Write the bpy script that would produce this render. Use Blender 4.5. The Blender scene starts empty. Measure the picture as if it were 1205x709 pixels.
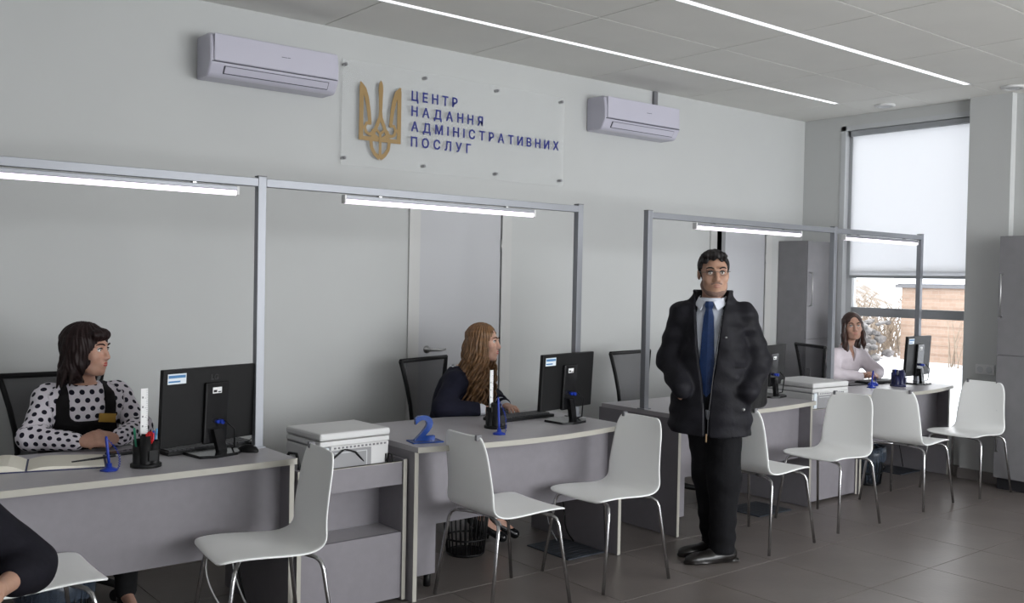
import bpy, bmesh, math, random
import numpy as np
from mathutils import Vector, Matrix
random.seed(7)
np.random.seed(7)
S = bpy.context.scene
COL = S.collection
PI = math.pi

# ---------------------------------------------------------------- camera
CAM = Vector((-2.84293, -5.43532, 1.55125))
CR = Vector((0.77854806, -0.62728407, 0.01943252))
CU = Vector((-0.00115922, 0.02952653, 0.99956332))
CF = Vector((0.62758392, 0.77823061, -0.02226066))
cd = bpy.data.cameras.new('camera'); cam = bpy.data.objects.new('camera', cd); COL.objects.link(cam)
m = Matrix.Identity(4)
for i in range(3):
    m[i][0] = CR[i]; m[i][1] = CU[i]; m[i][2] = -CF[i]; m[i][3] = CAM[i]
cam.matrix_world = m
cd.sensor_width = 36.0; cd.lens = 33.876; cd.clip_start = 0.05; cd.clip_end = 200
S.camera = cam

# ---------------------------------------------------------------- world, daylight, exposure
w = bpy.data.worlds.new('overcast_sky'); S.world = w; w.use_nodes = True
nt = w.node_tree; bg = nt.nodes['Background']
bg.inputs['Color'].default_value = (0.95, 0.975, 1.0, 1); bg.inputs['Strength'].default_value = 6.2
def window_light(name, loc, rot, sx, sy, power, col):
    l = bpy.data.lights.new(name, 'AREA'); l.shape = 'RECTANGLE'; l.size = sx; l.size_y = sy
    l.energy = power; l.color = col
    o = bpy.data.objects.new(name, l); COL.objects.link(o); o.location = loc; o.rotation_euler = rot
    return o
# daylight coming through the street-side glazing of the room (behind and to the right of the camera)
window_light('street_window_daylight', (2.5, -8.35, 1.70), (math.radians(90), 0, 0), 4.8, 2.5, 520, (0.96, 0.98, 1.0))
S.view_settings.view_transform = 'Standard'; S.view_settings.look = 'None'
S.view_settings.exposure = -0.80; S.view_settings.gamma = 1.0; S.view_settings.use_curve_mapping = False
S.cycles.use_denoising = True
S.cycles.max_bounces = 8; S.cycles.diffuse_bounces = 5; S.cycles.transparent_max_bounces = 12
S.cycles.sample_clamp_indirect = 6.0

# ---------------------------------------------------------------- materials
def mat(name, col, rough=0.6, metal=0.0, spec=0.4, noise=0.0, nscale=30.0, bump=0.0, bscale=200.0, emit=None, estr=0.0, coat=0.0, sub=0.0):
    M = bpy.data.materials.new(name); M.use_nodes = True
    N = M.node_tree.nodes; L = M.node_tree.links; b = N['Principled BSDF']
    b.inputs['Base Color'].default_value = (*col, 1); b.inputs['Roughness'].default_value = rough
    b.inputs['Metallic'].default_value = metal; b.inputs['Specular IOR Level'].default_value = spec
    b.inputs['Coat Weight'].default_value = coat
    if sub: b.inputs['Subsurface Weight'].default_value = sub; b.inputs['Subsurface Radius'].default_value = (0.01, 0.004, 0.002)
    if emit: b.inputs['Emission Color'].default_value = (*emit, 1); b.inputs['Emission Strength'].default_value = estr
    if noise or bump:
        tc = N.new('ShaderNodeTexCoord')
    if noise:
        n = N.new('ShaderNodeTexNoise'); n.inputs['Scale'].default_value = nscale; n.inputs['Detail'].default_value = 4
        L.new(tc.outputs['Object'], n.inputs['Vector'])
        r = N.new('ShaderNodeMapRange'); r.inputs['To Min'].default_value = 1 - noise; r.inputs['To Max'].default_value = 1 + noise
        r.inputs['From Min'].default_value = 0.3; r.inputs['From Max'].default_value = 0.7
        L.new(n.outputs['Fac'], r.inputs['Value'])
        x = N.new('ShaderNodeMix'); x.data_type = 'RGBA'; x.blend_type = 'MULTIPLY'; x.inputs['Factor'].default_value = 1
        x.inputs[6].default_value = (*col, 1); L.new(r.outputs['Result'], x.inputs[7]); L.new(x.outputs[2], b.inputs['Base Color'])
    if bump:
        n2 = N.new('ShaderNodeTexNoise'); n2.inputs['Scale'].default_value = bscale; n2.inputs['Detail'].default_value = 3
        L.new(tc.outputs['Object'], n2.inputs['Vector'])
        bp = N.new('ShaderNodeBump'); bp.inputs['Strength'].default_value = bump; bp.inputs['Distance'].default_value = 0.01
        L.new(n2.outputs['Fac'], bp.inputs['Height']); L.new(bp.outputs['Normal'], b.inputs['Normal'])
    return M
def seethrough(name, col, alpha, rough=0.3):
    M = mat(name, col, rough); M.node_tree.nodes['Principled BSDF'].inputs['Alpha'].default_value = alpha
    return M
def glassy(name, tint=(1, 1, 1), ior=1.45):
    M = bpy.data.materials.new(name); M.use_nodes = True; N = M.node_tree.nodes; L = M.node_tree.links
    N.remove(N['Principled BSDF']); out = N['Material Output']
    t = N.new('ShaderNodeBsdfTransparent'); t.inputs['Color'].default_value = (*tint, 1)
    g = N.new('ShaderNodeBsdfGlossy'); g.inputs['Roughness'].default_value = 0.03
    f = N.new('ShaderNodeFresnel'); f.inputs['IOR'].default_value = ior
    x = N.new('ShaderNodeMixShader'); L.new(f.outputs[0], x.inputs['Fac']); L.new(t.outputs[0], x.inputs[1]); L.new(g.outputs[0], x.inputs[2])
    L.new(x.outputs[0], out.inputs['Surface'])
    return M
M = {}
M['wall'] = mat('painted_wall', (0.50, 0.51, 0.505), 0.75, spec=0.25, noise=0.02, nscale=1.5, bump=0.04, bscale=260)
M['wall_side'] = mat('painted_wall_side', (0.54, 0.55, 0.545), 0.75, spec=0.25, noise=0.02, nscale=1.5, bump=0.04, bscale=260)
M['ceil'] = mat('ceiling_panel_white', (0.72, 0.715, 0.68), 0.85, spec=0.2, noise=0.02, nscale=3, bump=0.08, bscale=300)
M['ceil_joint'] = mat('ceiling_joint', (0.16, 0.155, 0.15), 0.9)
M['tile'] = mat('grey_porcelain', (0.155, 0.135, 0.126), 0.34, spec=0.5, noise=0.10, nscale=4, bump=0.05, bscale=40)
M['grout'] = mat('grout', (0.06, 0.054, 0.05), 0.9)
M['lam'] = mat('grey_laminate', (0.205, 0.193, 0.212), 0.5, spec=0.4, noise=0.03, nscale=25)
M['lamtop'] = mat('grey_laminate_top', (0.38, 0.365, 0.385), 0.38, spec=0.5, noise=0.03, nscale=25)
M['edge'] = mat('cream_edge_band', (0.40, 0.385, 0.34), 0.5)
M['cab'] = mat('grey_cabinet_laminate', (0.225, 0.22, 0.232), 0.5, noise=0.04, nscale=12)
M['white'] = mat('white_plastic', (0.66, 0.66, 0.66), 0.4)
M['shell'] = mat('white_chair_shell', (0.90, 0.91, 0.90), 0.32, spec=0.5)
M['chrome'] = mat('chrome_tube', (0.55, 0.55, 0.56), 0.22, metal=1.0)
M['alu'] = mat('aluminium_profile', (0.27, 0.28, 0.305), 0.42, metal=0.35)
M['steel'] = mat('brushed_steel', (0.5, 0.5, 0.5), 0.35, metal=1.0)
M['black'] = mat('black_plastic', (0.007, 0.007, 0.0075), 0.5, spec=.25)
M['blackgl'] = mat('gloss_black_plastic', (0.009, 0.009, 0.01), 0.18)
M['dkgrey'] = mat('dark_grey_plastic', (0.022, 0.022, 0.026), 0.5)
M['grey'] = mat('grey_plastic', (0.17, 0.17, 0.18), 0.5)
M['mesh'] = seethrough('black_mesh_fabric', (0.05, 0.048, 0.055), 0.72, 0.8)
M['seatfab'] = mat('black_seat_fabric', (0.015, 0.015, 0.016), 0.9, bump=0.2, bscale=600)
M['ac'] = mat('air_conditioner_white', (0.50, 0.49, 0.57), 0.25, spec=0.5)
M['acdark'] = mat('air_conditioner_gap', (0.07, 0.07, 0.09), 0.5)
M['blue'] = mat('blue_plastic', (0.006, 0.03, 0.30), 0.35)
M['navy'] = mat('navy_plastic', (0.010, 0.012, 0.055), 0.4)
M['blueac'] = mat('blue_acrylic', (0.005, 0.045, 0.24), 0.2)
M['navytext'] = mat('navy_sign_vinyl', (0.014, 0.022, 0.20), 0.4)
M['gold'] = mat('bronze_gold_vinyl', (0.30, 0.19, 0.065), 0.45)
M['acryl'] = seethrough('clear_acrylic', (0.8, 0.82, 0.82), 0.10, 0.06)
M['paper'] = mat('paper', (0.72, 0.69, 0.60), 0.8)
M['paperw'] = mat('white_paper', (0.78, 0.78, 0.78), 0.8)
M['red'] = mat('red_plastic', (0.5, 0.012, 0.015), 0.4)
M['green'] = mat('green_plastic', (0.02, 0.22, 0.12), 0.4)
M['cyan'] = mat('light_blue_plastic', (0.10, 0.30, 0.55), 0.4)
M['sticker'] = mat('white_sticker', (0.72, 0.78, 0.83), 0.5)
M['stickerblue'] = mat('sticker_blue_print', (0.06, 0.20, 0.42), 0.5)
M['emboss'] = mat('embossed_dark_logo', (0.03, 0.03, 0.032), 0.3)
M['frame'] = mat('window_frame_white', (0.55, 0.565, 0.58), 0.4)
M['framegrey'] = mat('window_frame_grey', (0.33, 0.345, 0.36), 0.4)
M['door'] = mat('door_leaf_white', (0.47, 0.475, 0.495), 0.42)
M['trim'] = mat('door_trim_white', (0.53, 0.53, 0.52), 0.4)
M['dark'] = mat('unlit_void_shade', (0.02, 0.02, 0.03), 0.9)  # unlit room behind the ajar door, its shade put into the colour
M['base'] = mat('baseboard_tile', (0.22, 0.20, 0.195), 0.4)
M['printer'] = mat('printer_white', (0.62, 0.62, 0.62), 0.45)
M['printergrey'] = mat('printer_grey', (0.27, 0.27, 0.28), 0.45)
M['mat'] = mat('slate_floor_mat', (0.035, 0.042, 0.055), 0.5)
M['binbag'] = seethrough('blue_bin_liner', (0.045, 0.06, 0.085), 0.75, 0.3)
M['snow'] = mat('snow', (0.86, 0.88, 0.92), 0.8, noise=0.03, nscale=2)
M['tubelight'] = mat('violet_white_tube', (0.9, 0.85, 0.95), 0.5, emit=(1.0, 0.86, 1.0), estr=3.2)
M['striplight'] = mat('led_strip_diffuser', (0.9, 0.9, 0.9), 0.5, emit=(1.0, 0.97, 1.0), estr=2.9)
M['glass'] = glassy('window_glass')
M['lens'] = glassy('spectacle_lens', ior=1.04)

# ---------------------------------------------------------------- mesh helpers
def empty(name, loc=(0, 0, 0), rz=0.0, label=None, cat=None, group=None, kind=None):
    o = bpy.data.objects.new(name, None); COL.objects.link(o); o.location = loc; o.rotation_euler = (0, 0, rz)
    o.empty_display_size = 0.05
    tag(o, label, cat, group, kind)
    return o
def tag(o, label=None, cat=None, group=None, kind=None):
    if label: o['label'] = label
    if cat: o['category'] = cat
    if group: o['group'] = group
    if kind: o['kind'] = kind
    return o
class B:
    """collects shapes into one bmesh"""
    def __init__(s): s.bm = bmesh.new()
    def box(s, x0, x1, y0, y1, z0, z1, bev=0.0, mx=None):
        r = bmesh.ops.create_cube(s.bm, size=1.0)
        vs = r['verts']
        for v in vs:
            v.co = Vector(((x0 + x1) / 2 + v.co.x * (x1 - x0), (y0 + y1) / 2 + v.co.y * (y1 - y0), (z0 + z1) / 2 + v.co.z * (z1 - z0)))
        if bev:
            es = list({e for v in vs for e in v.link_edges})
            rr = bmesh.ops.bevel(s.bm, geom=es, offset=bev, segments=2, affect='EDGES', profile=0.5)
            vs = list({v for f in rr['faces'] for v in f.verts} | {v for v in vs if v.is_valid})
        if mx is not None:
            for v in vs: v.co = mx @ v.co
        return s
    def tube(s, pts, r, seg=10, cap=True):
        pts = [Vector(p) for p in pts]; n = len(pts)
        rad = r if isinstance(r, (list, tuple)) else [r] * n
        rings = []; up = None
        for i, p in enumerate(pts):
            t = (pts[min(i + 1, n - 1)] - pts[max(i - 1, 0)]).normalized()
            if up is None:
                up = t.orthogonal().normalized()
            else:
                up = (up - t * up.dot(t))
                up = up.normalized() if up.length > 1e-6 else t.orthogonal().normalized()
            sd = t.cross(up)
            rings.append([s.bm.verts.new(p + (up * math.cos(2 * PI * k / seg) + sd * math.sin(2 * PI * k / seg)) * rad[i]) for k in range(seg)])
        for a, b in zip(rings, rings[1:]):
            for k in range(seg):
                f = s.bm.faces.new((a[k], a[(k + 1) % seg], b[(k + 1) % seg], b[k])); f.smooth = True
        if cap:
            s.bm.faces.new(rings[0][::-1]); s.bm.faces.new(rings[-1])
        return s
    def lathe(s, prof, c=(0, 0, 0), seg=20, mx=None):
        rings = []
        for r, z in prof:
            rings.append([s.bm.verts.new(Vector((c[0] + r * math.cos(2 * PI * k / seg), c[1] + r * math.sin(2 * PI * k / seg), c[2] + z))) for k in range(seg)])
        for a, b in zip(rings, rings[1:]):
            for k in range(seg):
                f = s.bm.faces.new((a[k], a[(k + 1) % seg], b[(k + 1) % seg], b[k])); f.smooth = True
        s.bm.faces.new(rings[0][::-1]); s.bm.faces.new(rings[-1])
        if mx is not None:
            for ring in rings:
                for v in ring: v.co = mx @ v.co
        return s
    def prism(s, poly, z0, z1, mx=None):
        a = [s.bm.verts.new((x, y, z0)) for x, y in poly]; b = [s.bm.verts.new((x, y, z1)) for x, y in poly]
        fs = [s.bm.faces.new(a[::-1]), s.bm.faces.new(b)]
        n = len(poly)
        for k in range(n): s.bm.faces.new((a[k], a[(k + 1) % n], b[(k + 1) % n], b[k]))
        if mx is not None:
            for v in a + b: v.co = mx @ v.co
        return s
    def ribbon(s, pts, wd, y0, y1, closed=False):
        """flat stroke of width wd in the x-z plane, thickness y0..y1"""
        n = len(pts); L = []; R = []
        ws = wd if isinstance(wd, (list, tuple)) else [wd] * n
        for i in range(n):
            if closed: p, q = pts[i - 1], pts[(i + 1) % n]
            else: p, q = pts[max(i - 1, 0)], pts[min(i + 1, n - 1)]
            tx, tz = q[0] - p[0], q[1] - p[1]; l = math.hypot(tx, tz) or 1; nx, nz = -tz / l, tx / l
            L.append((pts[i][0] + nx * ws[i] / 2, pts[i][1] + nz * ws[i] / 2)); R.append((pts[i][0] - nx * ws[i] / 2, pts[i][1] - nz * ws[i] / 2))
        V = []
        for l, r in zip(L, R):
            V.append([s.bm.verts.new((l[0], y0, l[1])), s.bm.verts.new((r[0], y0, r[1])), s.bm.verts.new((r[0], y1, r[1])), s.bm.verts.new((l[0], y1, l[1]))])
        for i in range(n if closed else n - 1):
            a, b = V[i], V[(i + 1) % n]
            for k in range(4):
                s.bm.faces.new((a[k], b[k], b[(k + 1) % 4], a[(k + 1) % 4]))
        if not closed: s.bm.faces.new(V[0]); s.bm.faces.new(V[-1][::-1])
        return s
    def ball(s, c, r, sub=2):
        rr = bmesh.ops.create_icosphere(s.bm, subdivisions=sub, radius=1.0)
        r3 = r if isinstance(r, (tuple, list)) else (r, r, r)
        for v in rr['verts']:
            v.co = Vector((c[0] + v.co.x * r3[0], c[1] + v.co.y * r3[1], c[2] + v.co.z * r3[2]))
            for f in v.link_faces: f.smooth = True
        return s
    def obj(s, name, m, parent=None, smooth=None, loc=None):
        bmesh.ops.recalc_face_normals(s.bm, faces=s.bm.faces)
        me = bpy.data.meshes.new(name)
        if smooth: 
            for f in s.bm.faces: f.smooth = True
        s.bm.to_mesh(me); s.bm.free(); me.materials.append(m)
        o = bpy.data.objects.new(name, me); COL.objects.link(o)
        if parent: o.parent = parent
        if loc is not None: o.location = loc
        return o
def struct(o): o['kind'] = 'structure'; return o
def dup(o, parent=None):
    c = o.copy(); COL.objects.link(c)
    c.parent = parent
    for ch in o.children: dup(ch, c)
    return c
def text_mesh(name, s, size, m, parent, loc, rot=(PI / 2, 0, 0), spacing=1.0, ext=0.001, bold=0.0, align='LEFT', sx=1.0, bev=0.0):
    cu = bpy.data.curves.new('lettering', 'FONT'); cu.body = s; cu.size = size; cu.extrude = ext; cu.offset = bold; cu.bevel_depth = bev
    cu.space_character = spacing; cu.align_x = align; cu.resolution_u = 3
    t = bpy.data.objects.new('lettering_source', cu); COL.objects.link(t)
    dg = bpy.context.evaluated_depsgraph_get(); dg.update()
    me = bpy.data.meshes.new_from_object(t.evaluated_get(dg)); me.name = name
    bpy.data.objects.remove(t); bpy.data.curves.remove(cu)
    me.materials.clear(); me.materials.append(m)
    o = bpy.data.objects.new(name, me); COL.objects.link(o); o.parent = parent; o.location = loc; o.rotation_euler = rot; o.scale = (sx, 1, 1)
    return o

# ---------------------------------------------------------------- room
XW = 5.08; XL = -4.6; YF = -8.5; H = 3.108
floor = struct(B().box(XL - .2, XW + .25, YF - .2, 0.25, -0.12, -0.012).obj('floor', M['grout']))
tiles_near = []
b1 = bmesh.new()
def tile_mesh(sx, sy):
    return B().box(0, sx, 0, sy, -0.012, 0.0, bev=0.0012)
t0 = tile_mesh(0.5965, 0.5965).obj('tile', M['tile'], floor); first = True
rest = B(); nt_ = 0
for i in range(-8, 9):
    for j in range(-12, 3):
        x = -0.08 + 0.6 * i; y = -1.57 + 0.6 * j
        x1 = min(x + 0.5965, XW); y1 = min(y + 0.5965, 0.0); x0 = max(x, XL); y0 = max(y, YF)
        if x1 - x0 < .02 or y1 - y0 < .02: continue
        d = (Vector((x, y, 0)) - CAM).dot(CF)
        full = abs(x1 - x - 0.5965) < 1e-6 and abs(y1 - y - 0.5965) < 1e-6 and x0 == x and y0 == y
        seen = d > 2.2 and y < -0.8 and x > -3.0
        if seen:
            if full:
                if first: o = t0; first = False
                else: o = t0.copy(); COL.objects.link(o)
                o.location = (x, y, 0)
            else:
                o = B().box(x0, x1, y0, y1, -0.012, 0.0, bev=0.0012).obj('tile', M['tile'], floor)
        else: rest.box(x0, x1, y0, y1, -0.012, 0.0)
tag(rest.obj('tile_field', M['tile'], floor), kind='stuff')

ceil = struct(B().box(XL - .2, XW + .25, YF - .2, 0.25, H + 0.02, H + 0.15).obj('ceiling', M['ceil_joint']))
G = 1.122; ROWS = [0.0, -0.72, -1.282, -1.845, -2.41, -2.97, -3.53, -4.09, -4.65, -5.21, -5.77, -6.33, -6.89, -7.45, -8.01, YF]
STRIPX = (-3 * G, 4 * G)
rest = B()
for k in range(len(ROWS) - 1):
    ya, yb = ROWS[k], ROWS[k + 1]
    ga = 0.028 if k in (1, 3) else 0.0035; gb = 0.028 if k + 1 in (1, 3) else 0.0035
    for i in range(-5, 5):
        x0, x1 = max(i * G, XL), min((i + 1) * G, XW)
        if x1 - x0 < .02: continue
        g0 = ga if x1 <= STRIPX[1] + .01 else 0.0035; g1 = gb if x1 <= STRIPX[1] + .01 else 0.0035
        if k == 0: g0 = 0.0
        dd = (Vector(((x0 + x1) / 2, yb, H)) - CAM)
        if k < 6 and i >= -2:
            B().box(x0 + .0035, x1 - .0035, yb + g1, ya - g0, H, H + 0.02, bev=0.0015).obj('ceiling_panel', M['ceil'], ceil)
        else: rest.box(x0 + .0035, x1 - .0035, yb + g1, ya - g0, H, H + 0.02)
tag(rest.obj('ceiling_panel_field', M['ceil'], ceil), kind='stuff')
for k, nm in ((1, 'ceiling light strip running nearest the back wall above the sign'), (3, 'ceiling light strip farther from the back wall, ending above the pier')):
    y = ROWS[k]
    o = empty('led_light_strip', (STRIPX[0], y, H), 0, nm, 'light')
    for i in range(-3, 4):
        B().box((i - -3) * G + .006, (i + 1 + 3) * G - .006, -.024, .024, 0.004, 0.018).obj('diffuser', M['striplight'], o)
    b = B(); b.box(0, 7 * G, -.0285, -.024, -0.001, 0.02); b.box(0, 7 * G, .024, .0285, -0.001, 0.02); b.box(7 * G - .006, 7 * G, -.024, .024, -0.001, 0.02); b.box(0, .006, -.024, .024, -0.001, .02)
    b.obj('trim_channel', M['frame'], o)
for x, y, nm in ((4.80, -0.98, 'round white ceiling fitting near the window blind'), (4.78, -2.05, 'round white ceiling fitting above the pier and right tall cabinet')):
    o = empty('ceiling_fitting', (x, y, H), 0, nm, 'light')
    B().lathe([(.085, 0), (.085, -.012), (.06, -.022), (.058, -.012), (.055, -.012)], seg=28).obj('bezel', M['white'], o)
    B().lathe([(.054, -.010), (.05, -.016), (.02, -.02)], seg=24).obj('lens', M['frame'], o)

# back wall with the two doorways
D1 = (0.73, 1.43); D2 = (3.81, 4.51); DH = 2.03
b = B()
b.box(XL - .2, D1[0], 0, .2, 0, H + .02); b.box(D1[0], D1[1], 0, .2, DH, H + .02); b.box(D1[1], D2[0], 0, .2, 0, H + .02)
b.box(D2[0], D2[1], 0, .2, DH, H + .02); b.box(D2[1], XW + .25, 0, .2, 0, H + .02)
struct(b.obj('wall_back', M['wall']))
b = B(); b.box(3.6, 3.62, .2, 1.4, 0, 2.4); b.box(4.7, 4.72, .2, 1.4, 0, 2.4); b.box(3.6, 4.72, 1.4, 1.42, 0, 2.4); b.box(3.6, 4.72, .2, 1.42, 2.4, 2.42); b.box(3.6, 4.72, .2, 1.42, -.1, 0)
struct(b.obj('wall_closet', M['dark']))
def door(nm, x0, x1, ang, label):
    o = empty(nm, (x1, 0, 0), 0, label, 'door', kind='structure')
    b = B()
    W = x1 - x0
    b.box(-W - .085, -W, -.014, .0, 0, DH + .075); b.box(0, .085, -.014, .0, 0, DH + .075); b.box(-W, 0, -.014, .0, DH, DH + .075)
    b.box(-W - .012, -W, -.002, .1, 0, DH); b.box(0, .012, -.002, .1, 0, DH)
    b.obj('door_frame', M['trim'], o)
    mx = Matrix.Rotation(ang, 4, 'Z')
    lf = B().box(-W + .004, -.004, .0, .04, 0.008, DH - .004, bev=.002, mx=mx).obj('door_leaf', M['door'], o)
    hx = -W + .075
    b = B(); b.lathe([(.026, 0), (.026, .008), (.012, .010), (.011, .045)], mx=mx @ Matrix.Translation((hx, 0, 1.07)) @ Matrix.Rotation(PI / 2, 4, 'X'))
    b.tube([mx @ Vector(p) for p in ((hx - .005, -.045, 1.07), (hx + .04, -.05, 1.072), (hx + .085, -.05, 1.066), (hx + .125, -.048, 1.073))], [.011, .010, .009, .007])
    b.obj('door_handle', M['steel'], lf)
    b = B()
    for z in (.25, 1.75): b.tube([mx @ Vector((-.002, -.007, z)), mx @ Vector((-.002, -.007, z + .09))], .007)
    b.obj('hinge', M['steel'], lf)
    return o
door('door_1', D1[0], D1[1], 0.0, 'closed white door with lever handle behind the second desk')
door('door_2', D2[0], D2[1], math.radians(8.0), 'white door standing slightly ajar beside the tall cabinet')
# right (window) wall with the opening and pier
WY0, WY1, WZ0, WZ1 = -1.72, -0.43, 0.30, 2.985
b = B()
b.box(XW, XW + .25, WY1, .2, 0, H + .02); b.box(XW, XW + .25, YF - .2, WY0, 0, H + .02); b.box(XW, XW + .25, WY0, WY1, WZ1, H + .02); b.box(XW, XW + .25, WY0, WY1, 0, WZ0)
struct(b.obj('wall_right', M['wall_side']))
struct(B().box(5.0, XW, -1.95, -1.615, 0, H).obj('trim_1', M['wall_side']))
# left and street-side walls (behind the camera), street glazing on the right
struct(B().box(XL - .2, XL, YF - .2, .2, 0, H + .02).obj('wall_left', M['wall_side']))
b = B(); gx0, gx1, gz0, gz1 = -3.4, 5.0, .4, 3.0
b.box(XL - .2, gx0, YF - .2, YF, 0, H + .02); b.box(gx1, XW + .25, YF - .2, YF, 0, H + .02); b.box(gx0, gx1, YF - .2, YF, 0, gz0); b.box(gx0, gx1, YF - .2, YF, gz1, H + .02)
struct(b.obj('wall_front', M['wall_side']))
o = struct(B().box(gx0, gx1, YF - .12, YF - .08, gz0, gz0 + .06).box(gx0, gx1, YF - .12, YF - .08, gz1 - .06, gz1).box(gx0, gx0 + .06, YF - .12, YF - .08, gz0, gz1).box(gx1 - .06, gx1, YF - .12, YF - .08, gz0, gz1).box(3.1, 3.16, YF - .12, YF - .08, gz0, gz1).box(1.0, 1.06, YF - .12, YF - .08, gz0, gz1).box(-1.2, -1.14, YF - .12, YF - .08, gz0, gz1).obj('window_2', M['frame']))
B().box(gx0, gx1, YF - .105, YF - .1, gz0, gz1).obj('pane', M['glass'], o)
# baseboards
struct(B().box(XL, D1[0] - .085, -.012, 0, 0, .085).box(D1[1] + .085, D2[0] - .085, -.012, 0, 0, .085).box(D2[1] + .085, XW, -.012, 0, 0, .085).obj('baseboard_back', M['base']))
struct(B().box(4.988, 5.0, -1.962, -1.603, 0, .085).box(4.988, XW, -1.962, -1.95, 0, .085).box(XW - .012, XW, WY1, -.02, 0, .085).box(XW - .012, XW, -1.615, WY1, 0, .085).box(XW - .012, XW, YF, -1.96, 0, .085).obj('baseboard_right', M['base']))

# window 1: frame, transom, panes, blind
o = empty('window_1', (XW, (WY0 + WY1) / 2, WZ0), 0, 'tall white framed window with roller blind half down over snowy yard', 'window', kind='structure')
def at(o, b): # world-space parts of an unrotated empty
    bmesh.ops.translate(b.bm, verts=b.bm.verts, vec=-Vector(o.location)); return b
fx0, fx1 = XW + .06, XW + .12
b = B(); b.box(fx0, fx1, WY1 - .07, WY1, WZ0, WZ1); b.box(fx0, fx1, WY0, WY0 + .07, WZ0, WZ1); b.box(fx0, fx1, WY0, WY1, WZ1 - .06, WZ1); b.box(fx0, fx1, WY0, WY1, WZ0, WZ0 + .07)
b.box(XW - .006, fx0, WY1 - .012, WY1 + .035, WZ0, WZ1 + .03); b.box(XW - .006, fx0, WY0, WY1 + .035, WZ1 - .012, WZ1 + .03)
at(o, b).obj('frame', M['frame'], o)
at(o, B().box(fx0 - .006, fx1, WY0 + .07, WY1 - .07, 1.285, 1.365, bev=.006)).obj('transom', M['framegrey'], o)
at(o, B().box(fx0 - .002, fx1, WY0 + .07, WY1 - .07, 1.675, 1.70)).obj('upper_rail', M['framegrey'], o)
for za, zb in ((WZ0 + .07, 1.285), (1.365, 1.675), (1.70, WZ1 - .06)):
    at(o, B().box(XW + .085, XW + .092, WY0 + .07, WY1 - .07, za, zb)).obj('pane', M['glass'], o)
at(o, B().box(XW + .01, XW + .06, WY0, WY1 - .012, WZ0 - .03, WZ0 + .02, bev=.004)).obj('window_sill', M['frame'], o)
# translucent roller blind
MB = bpy.data.materials.new('blind_fabric'); MB.use_nodes = True; N = MB.node_tree.nodes; L = MB.node_tree.links
N.remove(N['Principled BSDF']); d_ = N.new('ShaderNodeBsdfDiffuse'); d_.inputs['Color'].default_value = (.88, .89, .90, 1); t_ = N.new('ShaderNodeBsdfTranslucent'); t_.inputs['Color'].default_value = (.95, .955, .97, 1)
x_ = N.new('ShaderNodeMixShader'); x_.inputs['Fac'].default_value = .70; L.new(d_.outputs[0], x_.inputs[1]); L.new(t_.outputs[0], x_.inputs[2]); L.new(x_.outputs[0], N['Material Output'].inputs['Surface'])
bl = empty('roller_blind', (XW + .035, (WY0 + WY1) / 2, WZ1 - .03), 0, 'white translucent roller blind pulled half down over the window', 'blind')
at(bl, B().box(XW + .034, XW + .036, WY0 + .02, WY1 - .06, 1.655, WZ1 - .05)).obj('blind_fabric', MB, bl)
at(bl, B().box(XW + .027, XW + .043, WY0 + .02, WY1 - .06, 1.632, 1.656, bev=.004)).obj('bottom_bar', M['framegrey'], bl)
at(bl, B().box(XW + .008, XW + .058, WY0 + .02, WY1 - .05, WZ1 - .065, WZ1 - .014, bev=.008)).obj('cassette', M['framegrey'], bl)
# outlet on the pier
o = empty('wall_socket', (5.0, -1.80, .905), 0, 'white double wall socket on the pier beside the right cabinet', 'socket')
B().box(-.011, 0, -.076, .076, -.04, .04, bev=.004).obj('plate', M['white'], o)
for y in (-.036, .036):
    B().lathe([(.024, 0), (.024, .004), (.020, .004), (.018, .001)], mx=Matrix.Translation((-.011, y, 0)) @ Matrix.Rotation(-PI / 2, 4, 'Y')).obj('socket_well', M['frame'], o)
# cable duct above the right air conditioner
tag(B().box(-.022, .022, -.025, 0, 0, .20, bev=.003).obj('cable_duct', M['grey'], loc=(2.985, 0, 2.905)), 'short grey cable duct rising from the right air conditioner to ceiling', 'duct')

# ---------------------------------------------------------------- outdoors
def ground_h(x, y):
    return -0.12 + 0.05 * math.sin(x * .7 + y * .4) + max(0, (x - 16) * .02)
bm = bmesh.new(); nx, ny = 44, 60; vv = []
for i in range(nx + 1):
    for j in range(ny + 1):
        x = 5.33 + 34.0 * i / nx; y = -14 + 44.0 * j / ny
        z = ground_h(x, y) + random.uniform(-.025, .025)
        if y - .42 * x > 1.2 and x > 12: z += min(3.2, (y - .42 * x - 1.2) * .62)
        vv.append(bm.verts.new((x, y, z)))
for i in range(nx):
    for j in range(ny):
        a = i * (ny + 1) + j; f = bm.faces.new((vv[a], vv[a + ny + 1], vv[a + ny + 2], vv[a + 1])); f.smooth = True
bs = B(); bs.bm.free(); bs.bm = bm
MS = bpy.data.materials.new('snow_and_brush'); MS.use_nodes = True; N = MS.node_tree.nodes; L = MS.node_tree.links
tc = N.new('ShaderNodeTexCoord'); sp = N.new('ShaderNodeSeparateXYZ'); L.new(tc.outputs['Object'], sp.inputs[0])
n1 = N.new('ShaderNodeTexNoise'); n1.inputs['Scale'].default_value = 2.6; n1.inputs['Detail'].default_value = 6; L.new(tc.outputs['Object'], n1.inputs['Vector'])
mr = N.new('ShaderNodeMapRange'); mr.inputs['From Min'].default_value = .15; mr.inputs['From Max'].default_value = .9; mr.inputs['To Max'].default_value = .30; L.new(sp.outputs['Z'], mr.inputs['Value'])
ad = N.new('ShaderNodeMath'); ad.operation = 'ADD'; L.new(n1.outputs['Fac'], ad.inputs[0]); L.new(mr.outputs[0], ad.inputs[1])
cr = N.new('ShaderNodeValToRGB'); cr.color_ramp.elements[0].position = .66; cr.color_ramp.elements[0].color = (.86, .88, .92, 1); cr.color_ramp.elements[1].position = .78; cr.color_ramp.elements[1].color = (.22, .18, .145, 1)
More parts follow.
